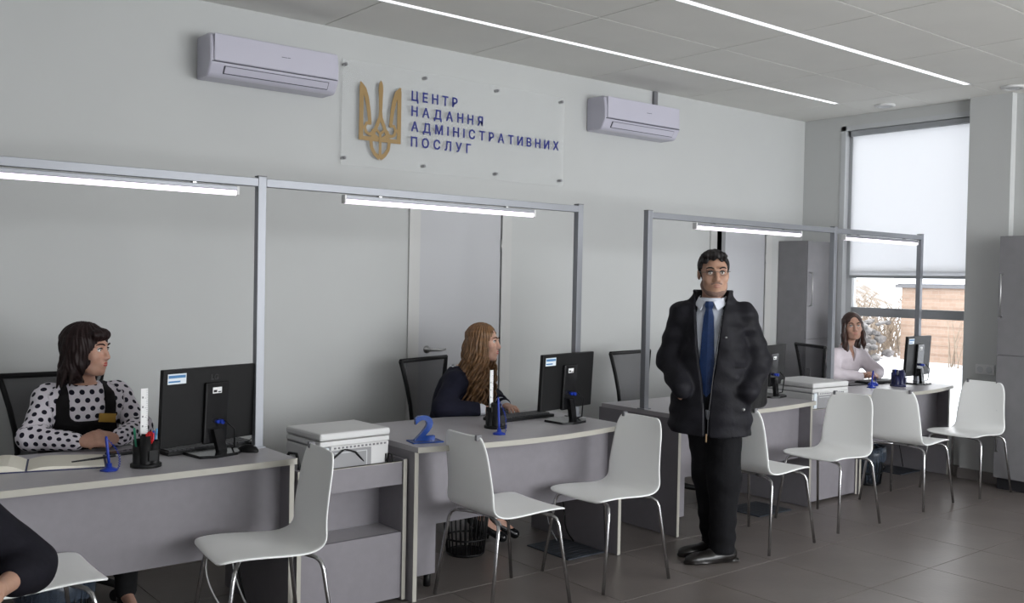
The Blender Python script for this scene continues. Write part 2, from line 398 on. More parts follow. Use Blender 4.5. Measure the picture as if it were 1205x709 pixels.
L.new(ad.outputs[0], cr.inputs[0]); L.new(cr.outputs[0], N['Principled BSDF'].inputs['Base Color']); N['Principled BSDF'].inputs['Roughness'].default_value = .9
tag(bs.obj('snow_ground', MS), 'white snow lying on the ground outside the window', 'snow', kind='stuff')
# brick outbuilding under snow
MBk = bpy.data.materials.new('peach_brick'); MBk.use_nodes = True; N = MBk.node_tree.nodes; L = MBk.node_tree.links
tc = N.new('ShaderNodeTexCoord'); mp = N.new('ShaderNodeMapping'); mp.inputs['Rotation'].default_value = (PI / 2, 0, PI / 2)
br = N.new('ShaderNodeTexBrick'); br.inputs['Scale'].default_value = 3.0
br.inputs['Color1'].default_value = (.42, .305, .235, 1); br.inputs['Color2'].default_value = (.38, .265, .20, 1); br.inputs['Mortar'].default_value = (.42, .35, .29, 1); br.inputs['Mortar Size'].default_value = .012
sx_ = N.new('ShaderNodeSeparateXYZ'); cx_ = N.new('ShaderNodeCombineXYZ'); ad = N.new('ShaderNodeMath'); ad.operation = 'ADD'
L.new(tc.outputs['Object'], sx_.inputs[0]); L.new(sx_.outputs['X'], ad.inputs[0]); L.new(sx_.outputs['Y'], ad.inputs[1]); L.new(ad.outputs[0], cx_.inputs['X']); L.new(sx_.outputs['Z'], cx_.inputs['Y'])
L.new(cx_.outputs[0], br.inputs['Vector']); L.new(br.outputs['Color'], N['Principled BSDF'].inputs['Base Color']); N['Principled BSDF'].inputs['Roughness'].default_value = .9
# its near wall runs square to the line of sight through the window
oc = Vector((17.3, 5.78, -.25)); ob = empty('brick_outbuilding', oc, math.radians(-8), 'low peach brick outbuilding with snow on its roof outside the window', 'building')
b = B(); b.box(0, 4.0, -5.5, 0, 0, 1.80); b.obj('brick_wall', MBk, ob)
b = B(); b.box(-.10, 4.1, -5.6, .10, 1.80, 1.87); b.obj('roof_slab', M['grey'], ob)
b = B(); b.box(-.14, 4.14, -5.64, .14, 1.87, 2.32, bev=.08); b.obj('roof_snow', M['snow'], ob)
b = B()
for q in range(9):
    z = .18 + q * .2; b.box(-.012, 0, -5.5, 0, z - .006, z + .006)
b.obj('ledge_course', MBk, ob)
# rubble heap beside it and dry shrubs behind
MR = mat('grey_rubble', (.24, .23, .225), .95, noise=.5, nscale=6)
rng = random.Random(3)
rub = B()
for k in range(420):
    x = rng.uniform(15.6, 17.2); y = 5.9 + rng.uniform(0, 2.6); z = -.15 + rng.uniform(0, .95)
    r = rng.uniform(.05, .13); rub.ball((x, y, z), (r * rng.uniform(.7, 1.5), r * rng.uniform(.7, 1.5), r * rng.uniform(.5, .9)), 1)
o = rub.obj('rubble_heap', MR); 
for f in o.data.polygons: f.use_smooth = False
tag(o, 'grey heap of broken stones in the snow left of the brick outbuilding', 'rubble', kind='stuff')
MT = mat('dry_twigs', (.33, .27, .21), .9, noise=.3, nscale=5)
tw = B()
for k in range(260):
    x = rng.uniform(17.5, 22); y = .42 * x + rng.uniform(-1.3, 3.0); z = max(0, (y - .42 * x - 1.2) * .62) - .1
    a = rng.uniform(0, 6.28); ln = rng.uniform(.5, 1.5)
    p0 = Vector((x, y, z)); p1 = p0 + Vector((math.cos(a) * .2, math.sin(a) * .2, ln * .55)); p2 = p1 + Vector((math.cos(a + 1) * .25, math.sin(a + 1) * .3, ln * .45))
    tw.tube([p0, p1, p2], [.03, .018, .006], seg=4)
    for q in range(3):
        t = rng.uniform(.3, 1); pp = p0.lerp(p2, t); aa = rng.uniform(0, 6.28); tw.tube([pp, pp + Vector((math.cos(aa) * .25, math.sin(aa) * .25, .25))], [.012, .004], seg=4)
tag(tw.obj('dry_shrubs', MT), 'tangle of dry leafless shrubs on the snowy bank outside', 'shrubs', kind='stuff')
gr = B()
for k in range(26):
    y = rng.uniform(2.9, 4.4); x = 16.6 + rng.uniform(-.2, .2); a = rng.uniform(-.25, .25)
    gr.tube([(x, y, -.2), (x + .02, y + a * .5, .45), (x + .05, y + a * 1.2, rng.uniform(.7, 1.15))], [.012, .008, .003], seg=4)
tag(gr.obj('dry_stalks', MT), 'thin dry stalks standing in snow before the brick wall', 'stalks', kind='stuff')

# ---------------------------------------------------------------- wall things
def ac_unit(x0, x1, z0, z1, label):
    o = empty('air_conditioner', ((x0 + x1) / 2, 0, z0), 0, label, 'air conditioner'); W = (x1 - x0) / 2; h = z1 - z0
    prof = [(0, h), (-.165, h), (-.193, h * .95), (-.203, h * .62), (-.203, h * .31), (-.164, h * .04), (-.140, 0.0), (0, .0)]
    mx = Matrix(((0, 0, 1, 0), (1, 0, 0, 0), (0, 1, 0, 0), (0, 0, 0, 1)))
    ob_ = B().prism([(p[0], p[1]) for p in prof], -W, W, mx).obj('body', M['ac'], o)
    md = ob_.modifiers.new('soft', 'BEVEL'); md.width = .012; md.segments = 3; md.limit_method = 'ANGLE'; md.angle_limit = .4
    B().box(-W + .02, W - .02, -.214, -.2, h * .34, h * .97, bev=.006, mx=Matrix.Identity(4)).obj('front_panel', M['ac'], o)
    B().box(-W + .012, W - .012, -.2085, -.198, h * .315, h * .335).obj('panel_gap', M['acdark'], o)
    # air flap, tilted along the lower front
    a, c_ = Vector((-.203, h * .30)), Vector((-.166, h * .045)); dd = (c_ - a).normalized(); n_ = Vector((-abs(dd.y), dd.x * -1)); n_ = Vector((dd.y, -dd.x)); n_ = n_ if n_.x < 0 else -n_
    def q(u, t): p = a + dd * u + n_ * t; return (p.x, p.y)
    ln = (c_ - a).length
    B().prism([q(.012, .004), q(ln - .012, .004), q(ln - .012, -.002), q(.012, -.002)], -W + .085, W - .065, mx).obj('flap_gap', M['acdark'], o)
    B().prism([q(.014, .007), q(ln - .018, .007), q(ln - .018, -.002), q(.014, -.002)], -W + .09, W - .07, mx).obj('air_flap', M['ac'], o)
    b = B(); b.box(.02, .055, -.2155, -.213, h * .66, h * .672); b.box(.058, .075, -.2155, -.213, h * .663, h * .675); b.obj('badge', M['acdark'], o)
    return o
ac_unit(-0.80, 0.00, 2.655, 2.895, 'white wall air conditioner left of the acrylic sign')
ac_unit(2.24, 3.08, 2.70, 2.955, 'white wall air conditioner right of the acrylic sign')

sg = empty('acrylic_sign', (1.05, -.03, 2.29), 0, 'clear acrylic wall sign with gold trident emblem and navy Cyrillic lettering', 'sign')
sg.location = (0, 0, 0); sg.location = (1.05, -.03, 2.29); SX, SZ = 1.05, 2.29
B().box(.115 - SX, 1.985 - SX, -.004, .001, -.035, .63, bev=.001).obj('acrylic_panel', M['acryl'], sg)
for x in (.14, .74, 1.35, 1.96):
    for z in (2.30, 2.885):
        B().lathe([(.011, 0), (.011, .034), (.009, .038)], mx=Matrix.Translation((x - SX, .03, z - SZ)) @ Matrix.Rotation(PI / 2, 4, 'X'), seg=12).obj('standoff', M['grey'], sg)
def letter_line(txt, z, x0, x1, hgt, parent):
    ms = []
    for ch in txt:
        if ch == 'І': o = B().box(-.0065, .0065, 0, .0615, -.001, .001).obj('letter', M['navytext'], parent, loc=(0, -.0055, z - SZ)); o.rotation_euler = (PI / 2, 0, 0)
        else: o = text_mesh('letter', ch, .086, M['navytext'], parent, (0, -.0055, z - SZ), ext=.0008, bev=.0019)
        xs = [v.co.x for v in o.data.vertices]; ms.append((o, min(xs), max(xs) - min(xs)))
    k = 0.95; gap = (x1 - x0 - sum(m_[2] for m_ in ms) * k) / (len(ms) - 1); x = x0
    for o, mn, wd in ms:
        o.scale = (k, 1, 1); o.location.x = x - SX - mn * k; x += wd * k + gap
for txt, z, x1 in (('ЦЕНТР', 2.722, 1.0), ('НАДАННЯ', 2.622, 1.22), ('АДМІНІСТРАТИВНИХ', 2.522, 1.93), ('ПОСЛУГ', 2.421, 1.12)):
    letter_line(txt, z, .628, x1, .062, sg)
b = B(); ex, ez = .393, 0.0
def E_(px, py):  # emblem coordinates: centre line and half-width 1
    return (ex - SX + px * .153, 2.32 - SZ + py * .5)
def arc(c, r, a0, a1, n=10): return [(c[0] + r * math.cos(math.radians(a0 + (a1 - a0) * i / n)), c[1] + r * .306 * math.sin(math.radians(a0 + (a1 - a0) * i / n))) for i in range(n + 1)]
RC = [0]
for sd in (-1, 1):
    def R_(pts, wd):
        RC[0] += 1; b.ribbon([E_(sd * p[0], p[1]) for p in pts], wd, -.006 - .00012 * RC[0], -.0042)
    R_([(.92, .24), (.92, .90)], .030)
    R_([(0.0, .235), (1.02, .235)], .027)
    R_([(.985, .94), (.80, .86), (.66, .74), (.58, .62), (.53, .50), (.50, .42)], [.012, .034, .031, .028, .025, .024])
    R_([(.90, .93), (.90, .82)], [.004, .03])
    R_([(.46, .43), (.66, .43), (.75, .375), (.69, .315), (.52, .29), (.36, .32)], .021)
    R_([(.74, .375), (.93, .375)], .020)
    R_([(.05, .50), (.20, .39), (.36, .29), (.44, .20), (.40, .12), (.24, .045), (.0, .0)], [.026, .024, .023, .023, .023, .025, .034])
    R_([(.46, .31), (.30, .29), (.12, .255), (0, .225)], .020)
    R_([(.40, .335), (.22, .37), (.0, .31)], .018)
b.ribbon([E_(0, .99), E_(0, .95), E_(0, .88), E_(0, .75), E_(0, .60), E_(0, .48)], [.006, .026, .034, .027, .022, .036], -.0085, -.0042)
b.ribbon([E_(0, .03), E_(0, .33)], .018, -.0088, -.0042)
b.obj('trident_emblem', M['gold'], sg)

# ---------------------------------------------------------------- tall cabinets
def tall_cab(name, x0, x1, y0, y1, z1, front, seam, label, handles, hin):
    o = empty(name, ((x0 + x1) / 2, (y0 + y1) / 2, 0), 0, label, 'cabinet'); cx, cy = (x0 + x1) / 2, (y0 + y1) / 2
    hx, hy = (x1 - x0) / 2, (y1 - y0) / 2
    if front == '-y':
        B().box(-hx, hx, -hy + .02, hy, .09, z1, bev=.002).obj('body', M['cab'], o)
        B().box(-hx + .01, hx - .01, -hy + .05, hy, 0, .09).obj('plinth', M['dkgrey'], o)
        mk = lambda za, zb: B().box(-hx + .002, hx - .002, -hy, -hy + .018, za, zb, bev=.0015)
        hp = lambda z: (-hx + hin, -hy, z); off = Vector((0, -.03, 0))
    else:
        B().box(-hx + .02, hx, -hy, hy, .09, z1, bev=.002).obj('body', M['cab'], o)
        B().box(-hx + .05, hx, -hy + .01, hy - .01, 0, .09).obj('plinth', M['dkgrey'], o)
        mk = lambda za, zb: B().box(-hx, -hx + .018, -hy + .002, hy - .002, za, zb, bev=.0015)
        hp = lambda z: (-hx, hy - hin, z); off = Vector((-.03, 0, 0))
    for (za, zb), (ha, hb) in zip(((.095, seam - .002), (seam + .002, z1 - .002)), handles):
        d = mk(za, zb).obj('door', M['cab'], o)
        p, q = Vector(hp(ha)), Vector(hp(hb))
        B().tube([p, p + off, q + off, q], .006, 8).obj('handle', M['steel'], d)
tall_cab('tall_cabinet', 4.71, XW - .005, -.32, -.005, 1.96, '-y', 1.065, 'tall grey cabinet in the corner between the ajar door and window', ((.50, .80), (1.37, 1.67)), .035)
tall_cab('tall_cabinet', 4.78, 5.07, -2.85, -1.985, 1.965, '-x', 1.045, 'tall grey wood-grain cabinet at the right edge, in front of the pier', ((.30, .62), (1.34, 1.67)), .03)

# ---------------------------------------------------------------- counter desks
def desk(x0, x1, yf, bow, label, ped=True, yb=-.86, ps=0.0):
    o = empty('counter_desk', ((x0 + x1) / 2, -1.2, 0), 0, label, 'desk', 'grey counter desks'); W = (x1 - x0) / 2; Y0 = 1.2
    n = 18
    fr = [(-W + 2 * W * i / n, yf + Y0 - bow * math.sin(PI * i / n)) for i in range(n + 1)]
    back = [(W, yb + Y0), (-W, yb + Y0)]
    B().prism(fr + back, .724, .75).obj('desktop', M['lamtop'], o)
    # front edge band
    b = B(); pts = fr
    for (p, q) in zip(pts, pts[1:]):
        vs = [b.bm.verts.new((p[0], p[1] - .0025, .7235)), b.bm.verts.new((q[0], q[1] - .0025, .7235)), b.bm.verts.new((q[0], q[1] - .0025, .7502)), b.bm.verts.new((p[0], p[1] - .0025, .7502))]
        ws = [b.bm.verts.new((v.co.x, v.co.y + .0024, v.co.z)) for v in vs]
        b.bm.faces.new(vs); b.bm.faces.new(ws[::-1]); b.bm.faces.new((vs[0], vs[3], ws[3], ws[0])); b.bm.faces.new((vs[1], ws[1], ws[2], vs[2])); b.bm.faces.new((vs[3], vs[2], ws[2], ws[3])); b.bm.faces.new((vs[0], ws[0], ws[1], vs[1]))
    b.obj('edge_band', M['edge'], o)
    for sx in (-1, 1):
        xa, xb = (-W, -W + .022) if sx < 0 else (W - .022, W)
        pf = yf + Y0 + .025
        p = B().box(xa, xb, pf + .003, yb + Y0 + .02, .004, .724).obj('side_panel', M['lam'], o)
        B().box(xa, xb, pf, pf + .003, .004, .7235).obj('edge_band', M['edge'], p)
    B().box(-W + .022, W - .022, yf + .12 + Y0, yf + .138 + Y0, .335, .724).obj('modesty_panel', M['lam'], o)
    if ped:
        pd = B().box(-W + .03 + ps, -W + .22 + ps, yf + .16 + Y0, yb + Y0 + .03, .075, .70).obj('pedestal', M['lam'], o)
        for q in range(3):
            d = B().box(-W + .032 + ps, -W + .218 + ps, yb + Y0 + .03, yb + Y0 + .048, .08 + q * .205, .28 + q * .205, bev=.002).obj('drawer', M['lam'], pd)
        for px in (.05, .2):
            for py in (yf + .2 + Y0, yb + Y0 - .02): B().lathe([(.018, 0), (.018, .072)], c=(-W + px + ps, py, .004), seg=10).obj('caster', M['black'], pd)
    # cable grommet
    B().lathe([(.03, .7495), (.03, .7525), (.022, .7535)], c=(W - .16, yb + Y0 + .12, 0), seg=18).obj('cable_grommet', M['grey'], o)
    return o
desk(-2.36, -.918, -1.565, .015, 'grey desk where the woman in polka dots sits, leftmost')
desk(-.325, 1.075, -1.625, .085, 'grey desk with the blue numeral two on its corner')
desk(1.625, 3.02, -1.56, .06, 'grey desk behind the standing man, with no clerk sitting')
desk(3.685, 5.03, -1.53, .09, 'grey desk beside the window where the woman in white sits', yb=-.87)
def printer_stand(x0, x1, yf, label):
    o = empty('printer_stand', ((x0 + x1) / 2, yf + .35, 0), 0, label, 'cabinet', 'printer stands between desks'); W = (x1 - x0) / 2; f = -.35; bk = .25
    for sx in (-1, 1):
        xa, xb = (-W, -W + .02) if sx < 0 else (W - .02, W)
        p = B().box(xa, xb, f + .003, bk, .01, .685).obj('side_panel', M['lam'], o)
        B().box(xa, xb, f, f + .003, .01, .685).obj('edge_band', M['edge'], p)
    q = B().box(-W + .02, W - .02, f + .012, f + .03, .565, .675).obj('apron', M['lam'], o)
    B().box(-W + .02, W - .02, f + .010, f + .03, .672, .675).obj('edge_band', M['edge'], q)
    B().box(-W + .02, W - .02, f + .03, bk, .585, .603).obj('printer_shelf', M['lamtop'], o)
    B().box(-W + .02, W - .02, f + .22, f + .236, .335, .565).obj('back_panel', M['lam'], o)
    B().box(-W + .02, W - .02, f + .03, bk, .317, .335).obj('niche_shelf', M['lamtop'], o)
    B().box(-W + .02, W - .02, f + .012, f + .03, .02, .335).obj('front_panel', M['lam'], o)
    return o
printer_stand(-.905, -.335, -1.55, 'grey printer stand with open niche between first and second desks')
printer_stand(3.04, 3.665, -1.50, 'grey printer stand beside the desk of the woman in white')

def printer(x, y, z, rz, label, w=.38, d=.36, h=.235):
    o = empty('printer', (x, y, z), rz, label, 'printer', 'white laser printers')
    B().box(-w / 2, w / 2, -d / 2, d / 2, .0, h * .70, bev=.008).obj('body', M['printer'], o)
    B().box(-w / 2 + .006, w / 2 - .006, -d / 2 + .006, d / 2, h * .70, h * .735).obj('seam', M['printergrey'], o)
    B().box(-w / 2 - .002, w / 2 + .002, -d / 2 - .004, d / 2, h * .735, h * .84, bev=.006).obj('scanner', M['printer'], o)
    B().box(-w / 2 - .004, w / 2 + .004, -d / 2 - .008, d / 2, h * .855, h, bev=.010).obj('scanner_lid', M['printer'], o)
    cp = B().box(-w / 2 + .05, w / 2 - .01, -d / 2 - .014, -d / 2 + .006, h * .665, h * .74, bev=.003).obj('control_panel', M['printer'], o)
    b = B()
    for k in range(14): b.box(-w / 2 + .065 + k * .021, -w / 2 + .076 + k * .021, -d / 2 - .0165, -d / 2 - .013, h * .685, h * .72)
    b.obj('buttons', M['grey'], cp)
    B().box(-w / 2 + .055, w / 2 - .10, -d / 2 - .004, -d / 2 + .004, .02, h * .645, bev=.003).obj('paper_tray', M['printergrey'], o)
    b = B(); b.box(-w / 2 + .075, w / 2 - .125, -d / 2 - .006, -d / 2 - .003, h * .585, h * .60); b.box(w / 2 - .129, w / 2 - .125, -d / 2 - .006, -d / 2 - .003, h * .3, h * .6); b.obj('tray_groove', M['frame'], o)
    B().box(-w / 2 + .012, -w / 2 + .045, -d / 2 - .007, -d / 2 + .002, h * .30, h * .72, bev=.003).obj('display', M['sticker'], o)
    b = B(); b.box(w / 2 - .02, w / 2 - .012, -d / 2 - .002, -d / 2 + .001, h * .30, h * .47, bev=.001); b.obj('usb_port', M['black'], o)
    B().lathe([(.006, 0), (.006, .004)], mx=Matrix.Translation((w / 2 - .085, -d / 2, h * .2)) @ Matrix.Rotation(PI / 2, 4, 'X'), seg=12).obj('power_button', M['grey'], o)
    return o
printer(-.605, -1.355, .603, math.radians(3), 'white laser printer sunk in the stand between first and second desks', w=.375, d=.31)
printer(3.34, -1.27, .603, math.radians(-2), 'white laser printer on the stand beside the window desk', w=.42, d=.40, h=.255)
tag(B().tube([(-.82, -1.24, .60), (-.86, -1.42, .66), (-.83, -1.50, .70), (-.78, -1.52, .69), (-.72, -1.525, .72), (-.66, -1.522, .76), (-.60, -1.518, .74), (-.52, -1.50, .66), (-.46, -1.46, .60)], .005, 8).obj('printer_cable', M['black']), 'black cable looping in front of the left printer', 'cable')
tag(B().tube([(-.405, -1.50, .60), (-.40, -1.525, .66), (-.405, -1.522, .71), (-.42, -1.515, .715), (-.425, -1.515, .68), (-.415, -1.50, .60)], .005, 8).obj('usb_cable', M['black']), 'short black cable plugged at the right of the left printer', 'cable')
tag(B().tube([(-.90, -1.36, .60), (-.905, -1.40, .70), (-.90, -1.45, .755), (-.885, -1.49, .755), (-.875, -1.50, .70), (-.87, -1.48, .60)], .007, 8).obj('power_cable', M['black']), 'thick black cable at the left side of the left printer', 'cable')

# ---------------------------------------------------------------- light frames on the desks
FY = -1.22; FZ = 2.005
def light_frame(xs, label):
    o = empty('light_frame', (sum(xs) / len(xs), FY, .75), 0, label, 'frame', 'aluminium light frames'); ox = o.location.x; h = FZ - .75; t = .02
    for x in xs:
        p = B().box(x - ox - t, x - ox + t, -t, t, .0, h, bev=.002).obj('post', M['alu'], o)
        B().box(x - ox - t - .001, x - ox + t + .001, -t - .001, t + .001, h, h + .004).obj('end_cap', M['grey'], p)
        B().box(x - ox - .03, x - ox + .03, -.03, .03, .0, .006).obj('foot_plate', M['alu'], p)
    for a, c in zip(xs, xs[1:]):
        B().box(a - ox + t, c - ox - t, -t, t, h - .046, h - .008, bev=.002).obj('header_rail', M['alu'], o)
    return o
light_frame((-2.335, -.95, 1.052), 'aluminium light frame standing on the first and second desks')
light_frame((1.65, 3.712, 5.005), 'aluminium light frame standing on the third and window desks')
def tube_light(x0, x1, label):
    o = empty('tube_light', ((x0 + x1) / 2, FY, 1.957), 0, label, 'light', 'violet tube lights'); W = (x1 - x0) / 2
    B().box(-W, W, -.016, .016, -.024, -.004, bev=.003).obj('housing', M['alu'], o)
    B().tube([(-W + .004, 0, -.033), (W - .004, 0, -.033)], .0135, 12).obj('tube', M['tubelight'], o)
    for s in (-1, 1):
        B().box(s * W - .006, s * W + .006, -.017, .017, -.045, -.004, bev=.002).obj('end_cap', M['white'], o)
        B().box(s * (W - .2) - .008, s * (W - .2) + .008, -.012, .012, -.006, .004).obj('clip', M['steel'], o)
tube_light(-2.28, -1.065, 'violet-white tube light over the woman in polka dots')
tube_light(-.515, .70, 'violet-white tube light over the second desk')
tube_light(2.10, 3.275, 'violet-white tube light above the standing man')
tube_light(3.85, 4.945, 'violet-white tube light before the window blind')

# ---------------------------------------------------------------- white shell chairs
def chair_shell():
    # side profile (forward = -y here; chair faces -y), then swept across
    prof = [(-.232, .438), (-.228, .447), (-.21, .453), (-.16, .457), (-.08, .455), (0, .449), (.08, .444), (.13, .445), (.165, .455), (.188, .476), (.200, .503), (.207, .555), (.215, .62), (.226, .695), (.239, .768), (.250, .824), (.252, .832)]
    n = len(prof); bm = bmesh.new(); nu = 14; rows = []
    ds = [0]
    for a, c in zip(prof, prof[1:]): ds.append(ds[-1] + math.hypot(c[0] - a[0], c[1] - a[1]))
    T = ds[-1]
    for i, (y, z) in enumerate(prof):
        s = ds[i]
        wd = float(np.interp(s, [0, .30, .45, .60, T], [.214, .208, .198, .184, .168]))
        e = min(s, T - s); rc = .045
        if e < rc: wd -= rc - math.sqrt(max(0, rc * rc - (rc - e) ** 2))
        row = []
        for k in range(nu + 1):
            u = -1 + 2 * k / nu
            bowl = .012 * (u * u) * (1 if z > .52 else 0) 
            dip = .006 * (u * u) if z <= .46 else 0
            row.append(bm.verts.new((u * wd, y - bowl, z + dip)))
        rows.append(row)
    for a, c in zip(rows, rows[1:]):
        for k in range(nu):
            f = bm.faces.new((a[k], a[k + 1], c[k + 1], c[k])); f.smooth = True
    b = B(); b.bm.free(); b.bm = bm
    return b
def make_chair(label):
    o = empty('shell_chair', (0, 0, 0), 0, label, 'chair', 'white shell chairs')
    s = chair_shell().obj('shell', M['shell'], o)
    md = s.modifiers.new('thick', 'SOLIDIFY'); md.thickness = .011; md.offset = 0
    md = s.modifiers.new('round', 'SUBSURF'); md.levels = 1; md.render_levels = 2
    for sx in (-1, 1):
        for sy in (-1, 1):
            B().tube([(sx * .02, sy * .10 + .0, .428), (sx * .12, sy * .135, .428), (sx * .175, sy * .16, .426), (sx * .197, sy * .172, .412), (sx * .206, sy * .18, .385), (sx * .236, sy * .235, .004)], .0088, 10).obj('leg', M['chrome'], o)
    b = B(); b.box(-.09, .09, -.12, .12, .424, .436, bev=.003); b.obj('seat_bracket', M['steel'], o)
    B().box(-.135, -.117, .230, .260, .812, .838, bev=.003).obj('bumper', M['grey'], o)
    return o
chairs = [(-2.03, -1.68, 90, 'white shell chair at the lower left beside a dark-sleeved person'),
          (-1.165, -1.77, -97, 'white shell chair before the printer stand, facing left, nearest its niche'),
          (.06, -1.80, 88, 'white shell chair facing right in front of the numeral two desk'),
          (.74, -1.82, -91, 'white shell chair turned left, just left of the standing man'),
          (1.985, -1.87, 92, 'white shell chair directly behind the standing man'),
          (2.775, -1.83, -91, 'white shell chair facing left before the right printer stand'),
          (3.775, -1.83, 93, 'white shell chair facing right before the window desk'),
          (4.545, -1.885, -92, 'white shell chair at the far right, beside the right tall cabinet')]
c0 = None
for x, y, a, lb in chairs:
    if c0 is None: c = c0 = make_chair(lb)
    else: c = dup(c0); c['label'] = lb
    c.location = (x, y, 0); c.rotation_euler = (0, 0, math.radians(a))

# ---------------------------------------------------------------- office chairs
def make_office(label):
    o = empty('office_chair', (0, 0, 0), 0, label, 'chair', 'black mesh office chairs')   # faces -y
    B().box(-.24, .24, -.24, .22, .375, .436, bev=.025).obj('seat', M['seatfab'], o)
    outl = [(-.245, 1.035), (-.225, .97), (-.20, .88), (-.175, .76), (-.165, .66), (-.19, .58), (.19, .58), (.165, .66), (.175, .76), (.20, .88), (.225, .97), (.245, 1.035)]
    yy = lambda z: .25 + .10 * (z - .58) ** 1.2
    pts = [(x, yy(z) - .03 * (abs(x) / .245) ** 2 * 0, z) for x, z in outl]
    b = B(); b.tube(pts + [pts[0]], .014, 10)
    b.obj('backrest_frame', M['black'], o)
    b = B(); bm = b.bm; half = outl[6:]
    rows = []
    for x, z in half: rows.append([bm.verts.new((x * u, yy(z) + .022 * (1 - u * u), z)) for u in (-1, -.6, -.2, .2, .6, 1)])
    for a, c in zip(rows, rows[1:]):
        for k in range(5): bm.faces.new((a[k], a[k + 1], c[k + 1], c[k])).smooth = True
    b.obj('mesh_back', M['mesh'], o)
    b = B(); b.tube([(0, .05, .38), (0, .24, .39), (0, .30, .50), (0, .285, .66)], .022, 8); b.obj('back_support', M['black'], o)
    b = B(); b.tube([(0, 0, .385), (0, 0, .24)], .025, 12); b.tube([(0, 0, .25), (0, 0, .08)], .035, 12); b.obj('gas_column', M['dkgrey'], o)
    for k in range(5):
        a = 2 * PI * k / 5 + .3; c, s = math.cos(a), math.sin(a)
        l = B().tube([(.03 * c, .03 * s, .10), (.17 * c, .17 * s, .095), (.29 * c, .29 * s, .075)], [.028, .022, .017], 8).obj('base_leg', M['black'], o)
        b = B()
        for t in (-.016, .016):
            b.lathe([(.027, -.009), (.03, 0), (.027, .009)], mx=Matrix.Translation((.29 * c - t * s, .29 * s + t * c, .03)) @ Matrix.Rotation(a, 4, 'Z') @ Matrix.Rotation(PI / 2, 4, 'X'), seg=14)
        b.obj('caster', M['black'], l)
    for sx in (-1, 1):
        ar = B().tube([(sx * .23, .02, .395), (sx * .29, .02, .41), (sx * .30, .03, .55), (sx * .295, .03, .655)], .014, 8).obj('armrest_post', M['black'], o)
        B().box(sx * .295 - .03, sx * .295 + .03, -.10, .13, .655, .685, bev=.012).obj('armrest_pad', M['dkgrey'], ar)
    return o
off = [(-1.60, -.52, 0, 'black mesh office chair under the woman in polka dots'),
       (.70, -.55, 20, 'black mesh office chair under the woman with long wavy hair'),
       (2.37, -.72, 8, 'empty black mesh office chair at the desk behind the standing man'),
       (4.66, -.70, 64, 'black mesh office chair under the woman in the white blouse')]
f0 = None
for x, y, a, lb in off:
    if f0 is None: c = f0 = make_office(lb)
    else: c = dup(f0); c['label'] = lb
    c.location = (x, y, 0); c.rotation_euler = (0, 0, math.radians(a))

# ---------------------------------------------------------------- desk equipment
DZ = .75
def monitor(x, y, rz, label, logo=False, w=.50, h=.305, zc=.975, tilt=3):
    o = empty('monitor', (x, y, DZ), math.radians(rz), label, 'monitor', 'black monitors')  # back faces -y
    tm = Matrix.Translation((0, 0, zc - DZ)) @ Matrix.Rotation(math.radians(tilt), 4, 'X')
    pn = B().box(-w / 2, w / 2, -.012, .012, -h / 2, h / 2, bev=.004, mx=tm).obj('panel', M['black'], o)
    B().box(-w / 2 + .012, w / 2 - .012, .0125, .0135, -h / 2 + .018, h / 2 - .012, mx=tm).obj('screen', M['blackgl'], pn)
    bk = B().box(-.062, .062, -.030, -.010, -h / 2 - .005, h * .30, bev=.006, mx=tm).obj('back_hump', M['blackgl'], o)
    s = B().box(-w / 2 + .022, -w / 2 + .115, -.0135, -.0115, h / 2 - .062, h / 2 - .018, mx=tm).obj('sticker', M['sticker'], pn)
    b = B(); b.box(-w / 2 + .026, -w / 2 + .111, -.0142, -.0132, h / 2 - .036, h / 2 - .024, mx=tm); b.box(-w / 2 + .026, -w / 2 + .085, -.0142, -.0132, h / 2 - .055, h / 2 - .048, mx=tm); b.obj('sticker_print', M['stickerblue'], s)
    l = B().box(-.028, .020, -.0318, -.0295, h * .155, h * .235, mx=tm).obj('label_sticker', M['paperw'], bk)
    b = B(); b.box(-.024, -.006, -.0325, -.0312, h * .17, h * .20, mx=tm); b.box(.0, .016, -.0325, -.0312, h * .165, h * .18, mx=tm); b.obj('label_print', M['black'], l)
    b = B(); b.tube([tm @ Vector(p) for p in ((.012, -.030, -h * .22), (.012, -.062, -h * .22))], .010, 10); b.tube([tm @ Vector(p) for p in ((-.004, -.030, -h * .22), (-.004, -.05, -h * .22))], .008, 8); b.obj('video_plug', M['blue'], o)
    zb = zc - DZ - h / 2
    b = B(); mxn = Matrix.Identity(4)
    b.prism([(-.030, zb + .06), (.020, zb + .06), (.045, .012), (-.0, .012)], -.012, .012, Matrix(((1, 0, 0, 0), (0, 0, -1, -.035), (0, 1, 0, 0), (0, 0, 0, 1))))
    b.obj('stand_neck', M['blackgl'], o)
    B().prism([(-.115, -.06), (-.06, -.10), (.06, -.10), (.125, -.055), (.10, .08), (.0, .11), (-.095, .08)], 0, .013).obj('stand_base', M['blackgl'], o)
    b = B(); b.tube([(.012, -.066, zb + .10), (.05, -.085, zb + .06), (.075, -.06, .03), (.12, .02, .006), (.16, .12, .006)], .004, 7); b.obj('video_cable', M['black'], o)
    if logo:
        text_mesh('logo', 'LG', .034, M['emboss'], o, tm @ Vector((-.026, -.0125, h * .33)), rot=(PI / 2 + math.radians(tilt), 0, 0), ext=.0008, bold=.0006)
    return o
monitor(-1.185, -1.27, 17, 'black monitor on the desk of the woman in polka dots', logo=True, w=.545, h=.335)
monitor(.845, -1.37, 12, 'black monitor on the numeral two desk, before the frame post', w=.49, h=.315, zc=.985)
monitor(2.96, -1.22, 12, 'black monitor partly hidden by the right sleeve of the standing man', w=.45, h=.29)
monitor(4.86, -1.30, 4, 'black monitor on the window desk, seen nearly edge-on', w=.44, h=.33, zc=.985)
